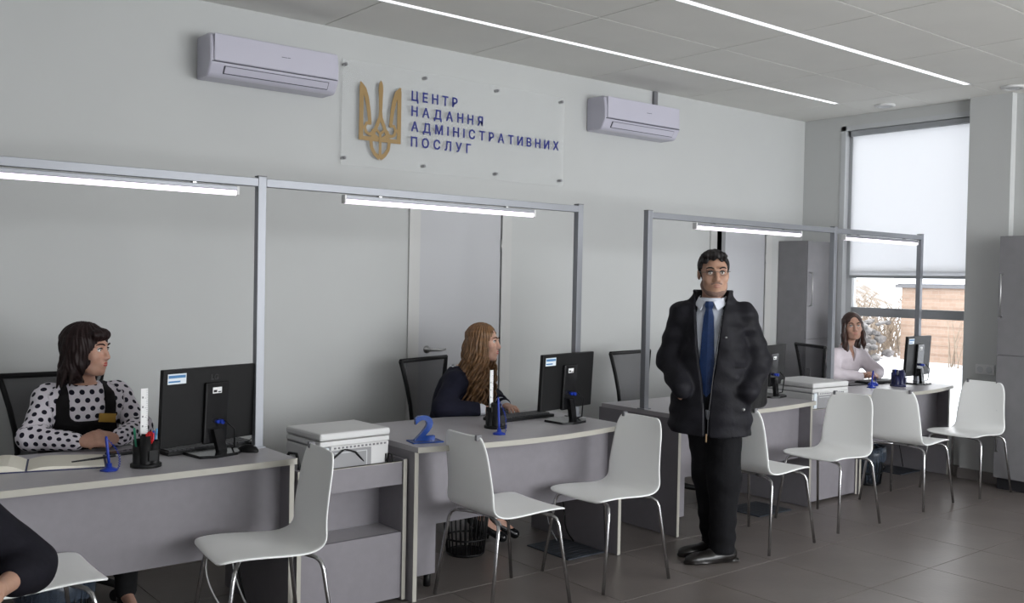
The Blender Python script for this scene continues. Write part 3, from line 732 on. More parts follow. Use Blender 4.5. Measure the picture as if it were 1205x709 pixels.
tag(B().tube([(-1.02, -1.18, .756), (-.98, -1.12, .758), (-.95, -1.14, .775), (-.93, -1.17, .80)], .003, 6).obj('monitor_cable', M['grey']), 'grey cable end curling at right of the LG-marked monitor'.replace('LG-marked ', 'leftmost '), 'cable')
def keyboard(x, y, rz, label, z=DZ, rx=0.0, ry=0.0):
    o = empty('keyboard', (x, y, z), math.radians(rz), label, 'keyboard', 'black keyboards'); o.rotation_euler = (rx, ry, math.radians(rz))
    B().box(-.22, .22, -.07, .07, 0, .018, bev=.004).obj('case', M['black'], o)
    b = B()
    for r in range(5):
        n = 20 if r else 19
        for k in range(n):
            b.box(-.212 + k * .0212, -.212 + k * .0212 + .0175, -.062 + r * .025, -.062 + r * .025 + .021, .018, .0245)
    tag(b.obj('keys', M['dkgrey'], o), kind='stuff')
    return o
keyboard(-1.16, -1.13, 8, 'black keyboard leaning up behind the leftmost monitor stand', rx=0.0)
keyboard(.70, -1.13, 4, 'black keyboard on the numeral two desk beside the monitor')
keyboard(4.60, -1.10, -4, 'black keyboard on the window desk behind the pen holder')
def mouse(x, y, rz, label, m='black'):
    o = empty('mouse', (x, y, DZ), math.radians(rz), label, 'mouse')
    b = B(); b.ball((0, 0, .004), (.031, .054, .030), 3)
    for v in b.bm.verts: v.co.z = max(v.co.z, .001)
    s = b.obj('shell', M[m], o)
    B().tube([(-.004, -.030, .0275), (.004, -.030, .0275)], .005, 10).obj('wheel', M['grey'], o)
mouse(-1.03, -1.30, 30, 'black computer mouse right of the leftmost monitor stand')
mouse(4.36, -1.20, 80, 'dark blue computer mouse in front of the hands of the woman in white', 'blue')

def pen_cup(x, y, rz, label, items, m='black'):
    o = empty('pen_organizer', (x, y, DZ), math.radians(rz), label, 'pen holder', 'rotating pen organizers')
    B().lathe([(.062, 0), (.062, .012), (.056, .016)], seg=28).obj('base', M[m], o)
    b = B()
    for k in range(6):
        a = 2 * PI * k / 6; c = (.033 * math.cos(a), .033 * math.sin(a)); hh = .088 + .022 * ((k * 2) % 3)
        n = 14; R0, R1 = .0235, .0212
        out = [b.bm.verts.new((c[0] + R0 * math.cos(2 * PI * q / n), c[1] + R0 * math.sin(2 * PI * q / n), .014)) for q in range(n)]
        top = [b.bm.verts.new((v.co.x, v.co.y, hh)) for v in out]
        tin = [b.bm.verts.new((c[0] + R1 * math.cos(2 * PI * q / n), c[1] + R1 * math.sin(2 * PI * q / n), hh)) for q in range(n)]
        bot = [b.bm.verts.new((v.co.x, v.co.y, .03)) for v in tin]
        for q in range(n):
            r = (q + 1) % n
            for A_, B_ in ((out, top), (top, tin), (tin, bot)): b.bm.faces.new((A_[q], A_[r], B_[r], B_[q])).smooth = True
        b.bm.faces.new(bot)
    b.obj('cups', M[m], o)
    B().box(-.02, .02, -.062, -.054, .03, .075, bev=.002).obj('clip_tray', M[m], o)
    return o
def pen(x, y, z, tx, ty, L_, m, label, cap='black'):
    o = empty('pen', (x, y, z), 0, label, 'pen'); d = Vector((tx, ty, 1)).normalized()
    B().tube([(0, 0, 0), d * (L_ * .8)], .0042, 8).obj('barrel', M[m], o)
    B().tube([d * (L_ * .8), d * L_, d * (L_ + .004)], [.0048, .0048, .003], 8).obj('cap', M[cap], o)
def ruler(x, y, z, rz, L_, label):
    o = empty('ruler', (x, y, z), math.radians(rz), label, 'ruler')
    B().box(-.016, .016, -.0012, .0012, 0, L_).obj('strip', M['paperw'], o)
    b = B()
    for k in range(int(L_ / .008)): b.box(.008 if k % 5 else .002, .0155, -.0016, -.0011, k * .008 + .004, k * .008 + .0052)
    for k in range(int(L_ / .04)): b.box(-.010, -.004, -.0016, -.0011, k * .04 + .004, k * .04 + .012)
    b.obj('graduations', M['grey'], o)
pen_cup(-1.515, -1.39, 10, 'black rotating pen organizer with red scissors on the leftmost desk', 0)
ruler(-1.515, -1.36, .785, 12, .285, 'white paper ruler standing in the leftmost pen organizer')
pen(-1.55, -1.385, .785, -.10, 0, .125, 'green', 'green pen in the leftmost pen organizer', 'green')
pen(-1.482, -1.385, .785, .10, 0, .115, 'cyan', 'light blue pen at the right of the leftmost pen organizer', 'cyan')
pen(-1.495, -1.41, .785, .03, 0, .11, 'blue', 'dark blue pen in the middle of the leftmost pen organizer', 'blue')
o = empty('scissors', (-1.515, -1.435, .800), 0, 'red-handled scissors standing in the leftmost pen organizer', 'scissors')
b = B()
for sx in (-1, 1): b.tube([(sx * .004, 0, .05), (sx * .013, 0, .065), (sx * .014, 0, .09), (sx * .005, 0, .10), (sx * .003, 0, .075), (sx * .004, 0, .05)], .0038, 8)
b.obj('handles', M['red'], o); B().box(-.006, .006, -.001, .001, 0, .055).obj('blades', M['steel'], o)
pen_cup(.365, -1.335, 0, 'black pen organizer beside the blue pen on the numeral two desk', 0)
ruler(.36, -1.30, .785, 20, .275, 'white ruler standing in the pen organizer of the second desk')
pen(.34, -1.33, .785, .06, 0, .10, 'grey', 'grey pen in the pen organizer of the second desk')
pen_cup(4.53, -1.32, 15, 'dark pen organizer on the window desk left of the monitor', 0, 'navy')
pen(4.51, -1.31, .785, -.08, 0, .10, 'blue', 'blue pen in the pen organizer of the window desk', 'blue')
pen(4.56, -1.33, .785, .12, 0, .10, 'blackgl', 'black pen in the pen organizer of the window desk')
def desk_pen(x, y, rz, label, lean=(-.25, .15), L_=.15):
    o = empty('desk_pen', (x, y, DZ), math.radians(rz), label, 'pen', 'blue desk pens on stands')
    b = B(); b.lathe([(.036, 0), (.036, .006), (.020, .012), (.012, .016), (.011, .03)], seg=6); b.obj('stand', M['blue'], o)
    d = Vector((lean[0], lean[1], 1)).normalized(); p0 = Vector((0, 0, .022))
    B().tube([p0, p0 + d * .03, p0 + d * (L_ - .01), p0 + d * L_], [.005, .006, .006, .004], 10).obj('pen_barrel', M['blue'], o)
    pts = []
    e0 = p0 + d * (L_ * .93)
    for k in range(60):
        t = k / 59; c = e0.lerp(Vector((.034, -.012, .008)), t) + Vector((.022, 0, 0)) * math.sin(PI * t)
        a = k * 1.35; pts.append(c + Vector((math.cos(a) * .0035, math.sin(a) * .0035, 0)))
    B().tube(pts, .0016, 5).obj('coiled_cord', M['blue'], o)
    return o
desk_pen(-1.665, -1.40, 0, 'blue desk pen on coiled stand before the open register', (-.10, .03), .118)
desk_pen(.245, -1.52, 0, 'blue desk pen on stand before the second pen organizer', (-.02, .05), .17)
desk_pen(4.20, -1.28, 0, 'blue desk pen on stand on the window desk', (.35, .1), .12)
# the numeral
o = empty('counter_number', (-.205, -1.505, DZ), math.radians(-12), 'blue acrylic counter number 2 standing on the second desk corner', 'number sign')
B().box(-.08, .08, -.05, .05, 0, .006, bev=.001).obj('base_plate', M['blueac'], o)
t = text_mesh('numeral', '2', .19, M['blueac'], o, (0, .012, .006), ext=.012, bold=.004, align='CENTER')
zs = [v.co.y for v in t.data.vertices]; hh = max(zs) - min(zs); xs = [v.co.x for v in t.data.vertices]
t.scale = (.105 / (max(xs) - min(xs)), .126 / hh, 1); t.location = (-(max(xs) + min(xs)) / 2 * t.scale[0], .012, .004 - min(zs) * t.scale[1])
# open register book
o = empty('open_book', (-1.91, -1.13, DZ), math.radians(-14), 'open register book with cream pages under the hands of the woman in polka dots', 'book')
B().box(-.30, .30, -.14, .14, 0, .004, bev=.001).obj('cover', mat('navy_book_cover', (.02, .025, .09), .6), o)
for sx in (-1, 1):
    b = B(); bm = b.bm; top = []; bot = []; n = 14
    hm = .030 if sx < 0 else .016
    for i in range(n + 1):
        t = i / n; x = sx * (.004 + t * .285); z = .005 + hm * (math.sin(min(1, t * 3.2) * PI / 2) * (1 - .75 * t) )
        top.append([bm.verts.new((x, y, z)) for y in (-.132, .132)]); bot.append([bm.verts.new((x, y, .004)) for y in (-.132, .132)])
    for i in range(n):
        bm.faces.new((top[i][0], top[i + 1][0], top[i + 1][1], top[i][1])); bm.faces.new((bot[i][0], bot[i][1], bot[i + 1][1], bot[i + 1][0]))
        for q in (0, 1): bm.faces.new((top[i][q], top[i + 1][q], bot[i + 1][q], bot[i][q]))
    bm.faces.new((top[0][0], top[0][1], bot[0][1], bot[0][0])); bm.faces.new((top[-1][0], top[-1][1], bot[-1][1], bot[-1][0]))
    b.obj('pages', M['paper'], o)
o = empty('ballpoint_pen', (-1.66, -1.19, DZ + .014), 0, 'dark pen lying across the open register book', 'pen')
B().tube([(-.10, -.03, .0), (.09, .03, .0)], .005, 8).obj('barrel', M['dkgrey'], o); B().tube([(.09, .03, 0), (.115, .038, 0)], [.005, .002], 8).obj('tip', M['steel'], o)
o = empty('telephone', (-1.50, -1.06, DZ), math.radians(10), 'flat black phone lying by the right elbow of the woman in polka dots', 'phone')
B().box(-.075, .075, -.035, .035, 0, .012, bev=.005).obj('case', M['black'], o); B().box(-.06, .06, -.03, .03, .012, .0128).obj('screen', M['blackgl'], o)
# papers on the window desk
o = empty('paper_sheets', (4.66, -1.02, DZ), math.radians(8), 'white paper sheets under the hands of the woman in white', 'paper')
for k in range(3): B().box(-.105 + k * .01, .105 + k * .01, -.148, .148, k * .0012, k * .0012 + .001).obj('sheet', M['paperw'], o)
o = empty('document_folder', (4.30, -1.06, DZ), math.radians(-5), 'dark flat folder on the window desk by the forearm', 'folder')
B().box(-.13, .13, -.07, .07, 0, .008, bev=.002).obj('cover', M['dkgrey'], o); B().box(-.125, .128, -.068, .066, .002, .006).obj('pages', M['paperw'], o)

# ---------------------------------------------------------------- under the desks
def basket(x, y, label, liner=True, r0=.105, r1=.135, h=.29, ribs=26):
    o = empty('waste_basket', (x, y, 0), 0, label, 'waste basket', 'waste baskets')
    B().lathe([(r0 - .004, .0), (r0, .012)], seg=28).obj('bottom', M['black'], o)
    b = B()
    for k in range(ribs):
        a = 2 * PI * k / ribs; c, s = math.cos(a), math.sin(a)
        b.tube([(r0 * c, r0 * s, .01), (r1 * c, r1 * s, h)], .0045, 5)
    tag(b.obj('ribs', M['black'], o), kind='stuff')
    for z, rr in ((.012, r0), (h * .33, r0 + (r1 - r0) * .33), (h, r1)):
        b = B(); b.tube([(rr * math.cos(2 * PI * k / 28), rr * math.sin(2 * PI * k / 28), z) for k in range(29)], .006, 6); b.obj('ring', M['black'], o)
    if liner:
        b = B(); seg = 28; rings = []
        for rr, z in ((r0 * .9, .02), (r0 * .97, .1), (r1 * .93, h), (r1 * 1.04, h + .012), (r1 * 1.09, h - .05), (r1 * 1.06, h - .10)):
            rings.append([b.bm.verts.new((rr * (1 + .02 * math.sin(k * 5.1)) * math.cos(2 * PI * k / seg), rr * (1 + .02 * math.sin(k * 5.1)) * math.sin(2 * PI * k / seg), z + .008 * math.sin(k * 2.3))) for k in range(seg)])
        for a_, c_ in zip(rings, rings[1:]):
            for k in range(seg): b.bm.faces.new((a_[k], a_[(k + 1) % seg], c_[(k + 1) % seg], c_[k])).smooth = True
        b.obj('bin_liner', M['binbag'], o)
    return o
basket(-1.80, -1.12, 'black waste basket with liner under the leftmost desk', True, .12, .15, .30)
basket(.05 + .33, -1.06, 'black ribbed waste basket under the numeral two desk', False)
basket(2.52, -1.12, 'black waste basket under the desk behind the standing man', False)
basket(4.13, -1.30, 'black waste basket with bluish liner under the window desk')
def fmat(x, y, sx, sy, label):
    o = empty('floor_mat', (x, y, 0), 0, label, 'mat')
    B().box(-sx / 2, sx / 2, -sy / 2, sy / 2, 0, .008, bev=.002).obj('pad', M['mat'], o)
    b = B()
    for k in range(8): b.box(-sx / 2 + .02, sx / 2 - .02, -sy / 2 + .02 + k * (sy - .04) / 8, -sy / 2 + .03 + k * (sy - .04) / 8, .008, .0095)
    b.obj('ribs', M['dkgrey'], o)
fmat(.90, -1.33, .28, .36, 'dark slate mat on the floor under the numeral two desk')
fmat(2.66, -1.36, .36, .30, 'dark slate mat on the floor under the desk behind the man')
fmat(4.83, -1.15, .32, .28, 'dark slate mat on the floor under the window desk')
def cable(pts, r, m, label): tag(B().tube(pts, r, 7).obj('hanging_cable', M[m]), label, 'cable')
def smooth_path(pts, n=6):
    P_ = [Vector(p) for p in pts]; out = []
    for i in range(len(P_) - 1):
        p0 = P_[max(i - 1, 0)]; p1 = P_[i]; p2 = P_[i + 1]; p3 = P_[min(i + 2, len(P_) - 1)]
        for k in range(n):
            t = k / n; out.append(.5 * ((2 * p1) + (p2 - p0) * t + (2 * p0 - 5 * p1 + 4 * p2 - p3) * t * t + (3 * p1 - p0 - 3 * p2 + p3) * t ** 3))
    return out + [P_[-1]]
cable(smooth_path([(-1.02, -1.05, .72), (-1.02, -1.18, .45), (-1.03, -1.14, .22), (-1.02, -1.25, .06), (-.99, -1.33, .01)]), .004, 'white', 'white cable hanging under the right end of the leftmost desk')
cable(smooth_path([(-1.10, -1.05, .72), (-1.12, -1.15, .42), (-1.15, -1.12, .2), (-1.12, -1.2, .05), (-1.06, -1.28, .01)]), .004, 'white', 'white cable hanging leftmost under the leftmost desk')
cable(smooth_path([(-.985, -1.0, .72), (-.99, -1.10, .40), (-1.0, -1.14, .18), (-.99, -1.2, .03)]), .005, 'black', 'black cable hanging under the leftmost desk end panel')
cable(smooth_path([(.99, -1.06, .72), (1.0, -1.12, .40), (1.03, -1.16, .22), (1.02, -1.20, .08), (1.03, -1.26, .01)]), .005, 'black', 'black cable hanging by the right panel of the second desk')
cable(smooth_path([(.93, -1.05, .72), (.92, -1.10, .35), (.93, -1.14, .12), (.95, -1.2, .015)]), .0035, 'grey', 'grey cable hanging by the right panel of the second desk')
cable(smooth_path([(4.93, -1.05, .72), (4.90, -1.1, .4), (4.94, -1.12, .2), (4.90, -1.18, .03)]), .004, 'black', 'black cable hanging under the window desk')

# ---------------------------------------------------------------- people: signed-distance bodies meshed with surface nets
f32 = np.float32
def V3(*a): return np.array(a, f32)
def cap_(P, a, b, ra, rb):
    a = np.asarray(a, f32); b = np.asarray(b, f32); ab = b - a; l2 = float(ab @ ab) + 1e-9
    t = np.clip(((P - a) @ ab) / l2, 0, 1); d = P - a - t[:, None] * ab
    return np.sqrt((d * d).sum(1)) - (ra + (rb - ra) * t)
def chain_(P, pts, rs, k=0.015):
    d = None
    for i in range(len(pts) - 1):
        e = cap_(P, pts[i], pts[i + 1], rs[i], rs[i + 1]); d = e if d is None else smin(d, e, k)
    return d
def ell_(P, c, r, R=None):
    q = P - np.asarray(c, f32)
    if R is not None: q = q @ R
    r = np.asarray(r, f32); a = np.sqrt(((q / r) ** 2).sum(1)) + 1e-9; b = np.sqrt(((q / (r * r)) ** 2).sum(1)) + 1e-9
    return a * (a - 1) / b
def box_(P, c, h, r=0.0, R=None):
    q = P - np.asarray(c, f32)
    if R is not None: q = q @ R
    q = np.abs(q) - (np.asarray(h, f32) - r)
    return np.sqrt((np.maximum(q, 0) ** 2).sum(1)) + np.minimum(q.max(1), 0) - r
def smin(a, b, k):
    h = np.clip(.5 + .5 * (b - a) / k, 0, 1); return b + (a - b) * h - k * h * (1 - h)
def smax(a, b, k): return -smin(-a, -b, k)
def loft_(P, zs, cx, cy, wx, wy, zr=None, n=2.0):
    """stack of ellipses along z (local frame)"""
    z = P[:, 2]; X_ = np.interp(z, zs, cx); Y_ = np.interp(z, zs, cy); A = np.interp(z, zs, wx); C_ = np.interp(z, zs, wy)
    q = ((np.abs(P[:, 0] - X_) / A) ** n + (np.abs(P[:, 1] - Y_) / C_) ** n) ** (1 / n)
    d = (q - 1) * np.minimum(A, C_)
    return np.maximum(d, np.maximum(zs[0] - z, z - zs[-1]))
def frame_(face, up=(0, 0, 1), pitch=0.0, roll=0.0):
    """columns: local x (left of the body), y (back), z (up); the body faces local -y"""
    f = np.array(face, float); f /= np.linalg.norm(f); y = -f; z = np.array(up, float); x = np.cross(y, z); x /= np.linalg.norm(x); z = np.cross(x, y)
    R = np.stack([x, y, z], 1)
    cp, sp = math.cos(pitch), math.sin(pitch); cr, sr = math.cos(roll), math.sin(roll)
    Rx = np.array([[1, 0, 0], [0, cp, -sp], [0, sp, cp]]); Ry = np.array([[cr, 0, sr], [0, 1, 0], [-sr, 0, cr]])
    return (R @ Rx @ Ry).astype(f32)
def nets(f, lo, hi, h):
    BS = 8
    lo = np.array(lo, float); n = [int(math.ceil((hi[i] - lo[i]) / h / BS)) * BS for i in range(3)]
    D = np.full(n, 1.0, f32)
    nb = [k // BS for k in n]
    bc = np.stack(np.meshgrid(*[np.arange(k) for k in nb], indexing='ij'), -1).reshape(-1, 3)
    ctr = (lo + (bc * BS + (BS - 1) / 2) * h).astype(f32)
    dc = f(ctr); rad = BS * h * .87
    act = np.abs(dc) < rad * 1.7 + .004
    ins = bc[dc < -rad * 1.0]
    for b in bc[(~act) & (dc < 0)]: D[b[0] * BS:(b[0] + 1) * BS, b[1] * BS:(b[1] + 1) * BS, b[2] * BS:(b[2] + 1) * BS] = -1
    off = np.stack(np.meshgrid(*[np.arange(BS)] * 3, indexing='ij'), -1).reshape(-1, 3)
    ab = bc[act]
    for s in range(0, len(ab), 400):
        bb = ab[s:s + 400]; idx = (bb[:, None, :] * BS + off[None]).reshape(-1, 3)
        D[idx[:, 0], idx[:, 1], idx[:, 2]] = f((lo + idx * h).astype(f32))
    inside = D < 0
    c = np.zeros([k - 1 for k in n], np.uint8)
    for dx in (0, 1):
        for dy in (0, 1):
            for dz in (0, 1): c += inside[dx:n[0] - 1 + dx, dy:n[1] - 1 + dy, dz:n[2] - 1 + dz]
    ci = np.argwhere((c > 0) & (c < 8))
    vid = np.full([k - 1 for k in n], -1, np.int32); vid[ci[:, 0], ci[:, 1], ci[:, 2]] = np.arange(len(ci))
    corners = [(dx, dy, dz) for dx in (0, 1) for dy in (0, 1) for dz in (0, 1)]
    val = {k: D[ci[:, 0] + k[0], ci[:, 1] + k[1], ci[:, 2] + k[2]] for k in corners}
    acc = np.zeros((len(ci), 3)); cnt = np.zeros(len(ci))
    for k in corners:
        for ax in range(3):
            if k[ax] == 0:
                k2 = list(k); k2[ax] = 1; a, b = val[k], val[tuple(k2)]
                mk = (a < 0) != (b < 0); t = np.where(mk, a / np.where(mk, a - b, 1), 0)
                p = np.array(k, float)[None].repeat(len(ci), 0); p[:, ax] = t
                acc += p * mk[:, None]; cnt += mk
    verts = lo + (ci + acc / np.maximum(cnt, 1)[:, None]) * h
    faces = []
    for ax in range(3):
        a1, a2 = (ax + 1) % 3, (ax + 2) % 3
        sl = [slice(None)] * 3; s2 = [slice(None)] * 3; sl[ax] = slice(0, n[ax] - 1); s2[ax] = slice(1, n[ax])
        e = np.argwhere(inside[tuple(sl)] != inside[tuple(s2)])
        e = e[(e[:, a1] > 0) & (e[:, a2] > 0) & (e[:, a1] < n[a1] - 1) & (e[:, a2] < n[a2] - 1)]
        flip = inside[e[:, 0], e[:, 1], e[:, 2]]
        q = []
        for da, db in ((-1, -1), (0, -1), (0, 0), (-1, 0)):
            t = e.copy(); t[:, a1] += da; t[:, a2] += db; q.append(vid[t[:, 0], t[:, 1], t[:, 2]])
        q = np.stack(q, 1); q[~flip] = q[~flip][:, ::-1]; faces.append(q)
    faces = np.concatenate(faces); faces = faces[(faces >= 0).all(1)]
    return verts, faces
def sdf_obj(name, f, lo, hi, h, m, root, attr=None):
    v, q = nets(f, lo, hi, h)
    me = bpy.data.meshes.new(name); me.vertices.add(len(v)); me.vertices.foreach_set('co', (v - np.array(root.location)).astype(f32).ravel())
    me.loops.add(q.size); me.loops.foreach_set('vertex_index', q.ravel().astype(np.int32))
    me.polygons.add(len(q)); me.polygons.foreach_set('loop_start', np.arange(0, q.size, 4, dtype=np.int32)); me.polygons.foreach_set('loop_total', np.full(len(q), 4, np.int32))
    me.polygons.foreach_set('use_smooth', np.ones(len(q), bool))
    if attr is not None:
        a = me.attributes.new('cloth_uv', 'FLOAT_VECTOR', 'POINT'); a.data.foreach_set('vector', attr(v.astype(f32)).astype(f32).ravel())
    me.update(calc_edges=True); me.validate()
    me.materials.append(m); o = bpy.data.objects.new(name, me); COL.objects.link(o); o.parent = root
    return o

class Head:
    def __init__(s, c, face, scale=1.0, pitch=0.0, roll=0.0, fem=True):
        s.c = np.array(c, f32); s.R = frame_(face, pitch=pitch, roll=roll); s.s = scale; s.fem = fem
    def loc(s, P): return ((P - s.c) @ s.R) / s.s
    def w(s, x, y, z): return s.c + s.R @ (np.array((x, y, z), f32) * s.s)
    def sdf(s, P):
        Q = s.loc(P); S_ = Q.copy(); S_[:, 0] = np.abs(S_[:, 0]); fem = s.fem
        d = ell_(Q, (0, .014, .035), (.073, .090, .083))
        d = smin(d, ell_(Q, (0, -.036, -.015), (.060, .048, .078)), .03)
        d = smin(d, ell_(Q, (0, -.034, -.066), (.050 if fem else .055, .050, .046)), .03)
        d = smin(d, ell_(Q, (0, -.070, -.098), (.020 if fem else .026, .018, .018)), .025)
        d = smin(d, cap_(S_, (.045, .0, -.06), (.030, -.05, -.09), .018 if fem else .024, .016), .03)
        d = smin(d, ell_(S_, (.040, -.066, -.022), (.022, .018, .020)), .03)
        d = smin(d, cap_(S_, (.012, -.086, .028), (.046, -.072, .030), .008, .008), .016)
        d = smax(d, -ell_(S_, (.031, -.094, .010), (.018, .014, .011)), .014)
        d = smin(d, cap_(Q, (0, -.086, .018), (0, -.106, -.026), .0075, .0115), .014)
        d = smin(d, ell_(S_, (.012, -.096, -.031), (.0085, .011, .008)), .008)
        d = smin(d, ell_(Q, (0, -.079, -.058), (.026, .016, .020)), .02)
        d = smin(d, cap_(S_, (.0, -.0955, -.0545), (.018, -.088, -.0575), .0048, .003), .006)
        d = smin(d, cap_(S_, (.0, -.0945, -.0655), (.016, -.087, -.062), .0058, .003), .006)
        ear = ell_(S_, (.076, .014, .002), (.010, .020, .032)); ear = smax(ear, -ell_(S_, (.086, .008, .004), (.008, .011, .020)), .006)
        return smin(d, ear, .008) * s.s
    def features(s, root, skin, iris=(.10, .06, .03), brow=(.03, .02, .015), lip=(.45, .14, .13), lids=True):
        T = Matrix([[*[float(v) for v in s.R[i]], float(s.c[i] - root.location[i])] for i in range(3)] + [[0, 0, 0, 1]]) @ Matrix.Scale(s.s, 4)
        me_ = mat('eye_white', (.70, .68, .66), .25); mi = mat('iris', iris, .2); mb = mat('brow_hair', brow, .9); ml = mat('lips_skin', lip, .5)
        for sx in (-1, 1):
            e = B(); e.ball((sx * .031, -.0758, .010), .0118, 3); e.bm.transform(T); e = e.obj('eye', me_, root)
            i = B(); i.ball((sx * .031 - .000, -.0826, .0090), (.0064, .0062, .0064), 2); i.bm.transform(T); i.obj('iris', mi, e)
            b = B(); b.tube([(sx * .014, -.0965, .030), (sx * .028, -.0955, .036), (sx * .042, -.088, .036), (sx * .053, -.074, .030)], [.003, .0042, .0038, .0018], 6); b.bm.transform(T); b.obj('eyebrow', mb, root)
            b = B(); b.tube([(sx * .018, -.0865, .0125), (sx * .025, -.0880, .0165), (sx * .036, -.0870, .0165), (sx * .046, -.080, .0115)], [.0018, .0034, .0034, .0016], 6); b.bm.transform(T); b.obj('eyelid', mb if lids else skin, root)
        b = B(); b.tube([(-.0245, -.0835, -.0590), (-.012, -.0950, -.0555), (-.004, -.0975, -.0540), (0, -.0975, -.0552), (.004, -.0975, -.0540), (.012, -.0950, -.0555), (.0245, -.0835, -.0590)], [.0012, .0030, .0038, .0035, .0038, .0030, .0012], 8)
        b.tube([(-.0235, -.0835, -.0603), (-.012, -.0945, -.0640), (0, -.0970, -.0655), (.012, -.0945, -.0640), (.0235, -.0835, -.0603)], [.0012, .0038, .0046, .0038, .0012], 8); b.bm.transform(T); b.obj('lips', ml, root)
        return T

def finger_chain(P, base, d, nrm, L_, curl, r):
    """three bones bending toward -nrm"""
    p = np.array(base, float); d = np.array(d, float); d /= np.linalg.norm(d); nrm = np.array(nrm, float); nrm = nrm - d * (nrm @ d); nrm /= np.linalg.norm(nrm)
    out = None; ls = (.45, .30, .25); a = 0
    for i in range(3):
        a += curl[i]; dd = d * math.cos(a) - nrm * math.sin(a); q = p + dd * L_ * ls[i]
        e = cap_(P, p, q, r * (1 - .12 * i), r * (.88 - .12 * i)); out = e if out is None else smin(out, e, .004); p = q
    return out
def hand_(P, wrist, d, nrm, side, curl=(.3, .5, .4), s=1.0, thumb=.6):
    """wrist point, pointing direction, back-of-hand normal, side=+1 when the thumb lies along cross(d,nrm)"""
    w_ = np.array(wrist, float); d = np.array(d, float); d /= np.linalg.norm(d); n_ = np.array(nrm, float); n_ -= d * (n_ @ d); n_ /= np.linalg.norm(n_)
    t = np.cross(d, n_) * side
    out = cap_(P, w_ - d * .02, w_ + d * .02, .026 * s, .025 * s)
    L_ = (.072, .080, .074, .058)
    for i in range(4):
        u = (1.5 - i) * .0195 * s
        k0 = w_ + d * .012 * s + t * u * .7; k1 = w_ + d * .088 * s + t * u + n_ * (.004 - abs(i - 1.2) * .002)
        out = smin(out, cap_(P, k0, k1, .0145 * s, .0115 * s), .012)
        fd = d + t * (1.5 - i) * .05
        out = smin(out, finger_chain(P, k1, fd, n_, L_[i] * s, [c * (1 + .06 * i) for c in curl], .0092 * s * (1 if i < 3 else .88)), .004)
    th0 = w_ + d * .018 * s + t * .024 * s - n_ * .006; th1 = th0 + (d * .6 + t * .62 - n_ * .25) * .048 * s; th2 = th1 + (d * (.9) + t * (.2 - thumb * .4) - n_ * .3) * .034 * s; th3 = th2 + (d * .95 - t * .25 * thumb - n_ * .2) * .026 * s
    out = smin(out, cap_(P, th0, th1, .017 * s, .0125 * s), .012); out = smin(out, cap_(P, th1, th2, .0118 * s, .0105 * s), .005); out = smin(out, cap_(P, th2, th3, .0105 * s, .0085 * s), .004)
    return out
def skin_mat(name, col):
    m_ = mat(name, col, .5, spec=.35, noise=.06, nscale=60, sub=.15); return m_
def cloth(name, col, rough=.85, **k): return mat(name, col, rough, spec=.2, noise=k.get('noise', .12), nscale=k.get('ns', 22), bump=k.get('bump', .25), bscale=k.get('bs', 35))
def wrinkle(P, amp, s=38.0):
    return amp * (np.sin(P[:, 0] * s + 3 * np.sin(P[:, 2] * s * .43)) * np.sin(P[:, 2] * s * .9 + 2.1 * np.sin(P[:, 1] * s * .5)) + .5 * np.sin(P[:, 1] * s * 1.3 + P[:, 2] * s * .7))
def lum(P, pts): return P

# ================= standing man
r_ = np.array((.777, -.629, 0)); n_ = np.array((-.768, -.640, 0))
mb = np.array((1.422, -1.937, 0))
def mp(a, b, z): return mb + r_ * a + n_ * b + np.array((0, 0, z))
man = empty('person', (float(mb[0]), float(mb[1]), 0), 0, 'man standing in a black padded jacket with blue tie and glasses', 'person')
sk = skin_mat('skin_man', (.40, .235, .165))
hd = Head(mp(.003, .035, 1.605), n_ + r_ * .16, 1.045, pitch=.02, roll=-.03, fem=False)
TF = frame_(n_ - r_ * .20)          # torso frame
def tl(P): return (P - mb.astype(f32)) @ TF
shL, shR = mp(.175, .02, 1.375), mp(-.165, -.03, 1.375)
elL, elR = mp(.262, -.035, 1.115), mp(-.228, -.07, 1.12)
wrL, wrR = mp(.205, .125, .965), mp(-.165, .10, .985)
hipL, hipR = mp(.085, .03, .88), mp(-.045, -.04, .88)
knL, knR = mp(.088, .070, .48), mp(.000, -.075, .48)
anL, anR = mp(.085, .045, .10), mp(.045, -.11, .10)
FT = np.array((-.93, .37, 0)); FT /= np.linalg.norm(FT)
def man_body(P):
    d = hd.sdf(P)
    d = smin(d, cap_(P, hd.w(0, .022, -.06), mp(0, -.01, 1.41), .056, .064), .03)
    d = smin(d, ell_(tl(P), (0, 0, 1.22), (.155, .095, .21)), .05); d = smin(d, ell_(tl(P), (0, 0, .95), (.145, .095, .14)), .06)
    d = smin(d, cap_(P, shR, shL, .055, .055), .05)
    for s_, e_, w_, sd in ((shL, elL, wrL, 1), (shR, elR, wrR, -1)):
        d = smin(d, cap_(P, s_, e_, .048, .040), .03); d = smin(d, cap_(P, e_, w_, .040, .029), .02)
        d = smin(d, hand_(P, w_, (mp(0, .05, .86) - w_), n_, -sd, (.3, .4, .3)), .012)
    for h_, k_, a_ in ((hipL, knL, anL), (hipR, knR, anR)):
        d = smin(d, cap_(P, h_, k_, .072, .052), .05); d = smin(d, cap_(P, k_, a_, .050, .036), .03); d = smin(d, cap_(P, a_ + np.array((0, 0, -.05)), a_ + FT * .13 + np.array((0, 0, -.065)), .030, .026), .02)
    return d
lo, hi = mb + np.array((-.5, -.5, 0)), mb + np.array((.5, .5, 1.80))
sdf_obj('body', man_body, lo, hi, .0055, sk, man)
T = hd.features(man, sk, brow=(.012, .010, .009), lip=(.34, .15, .12))
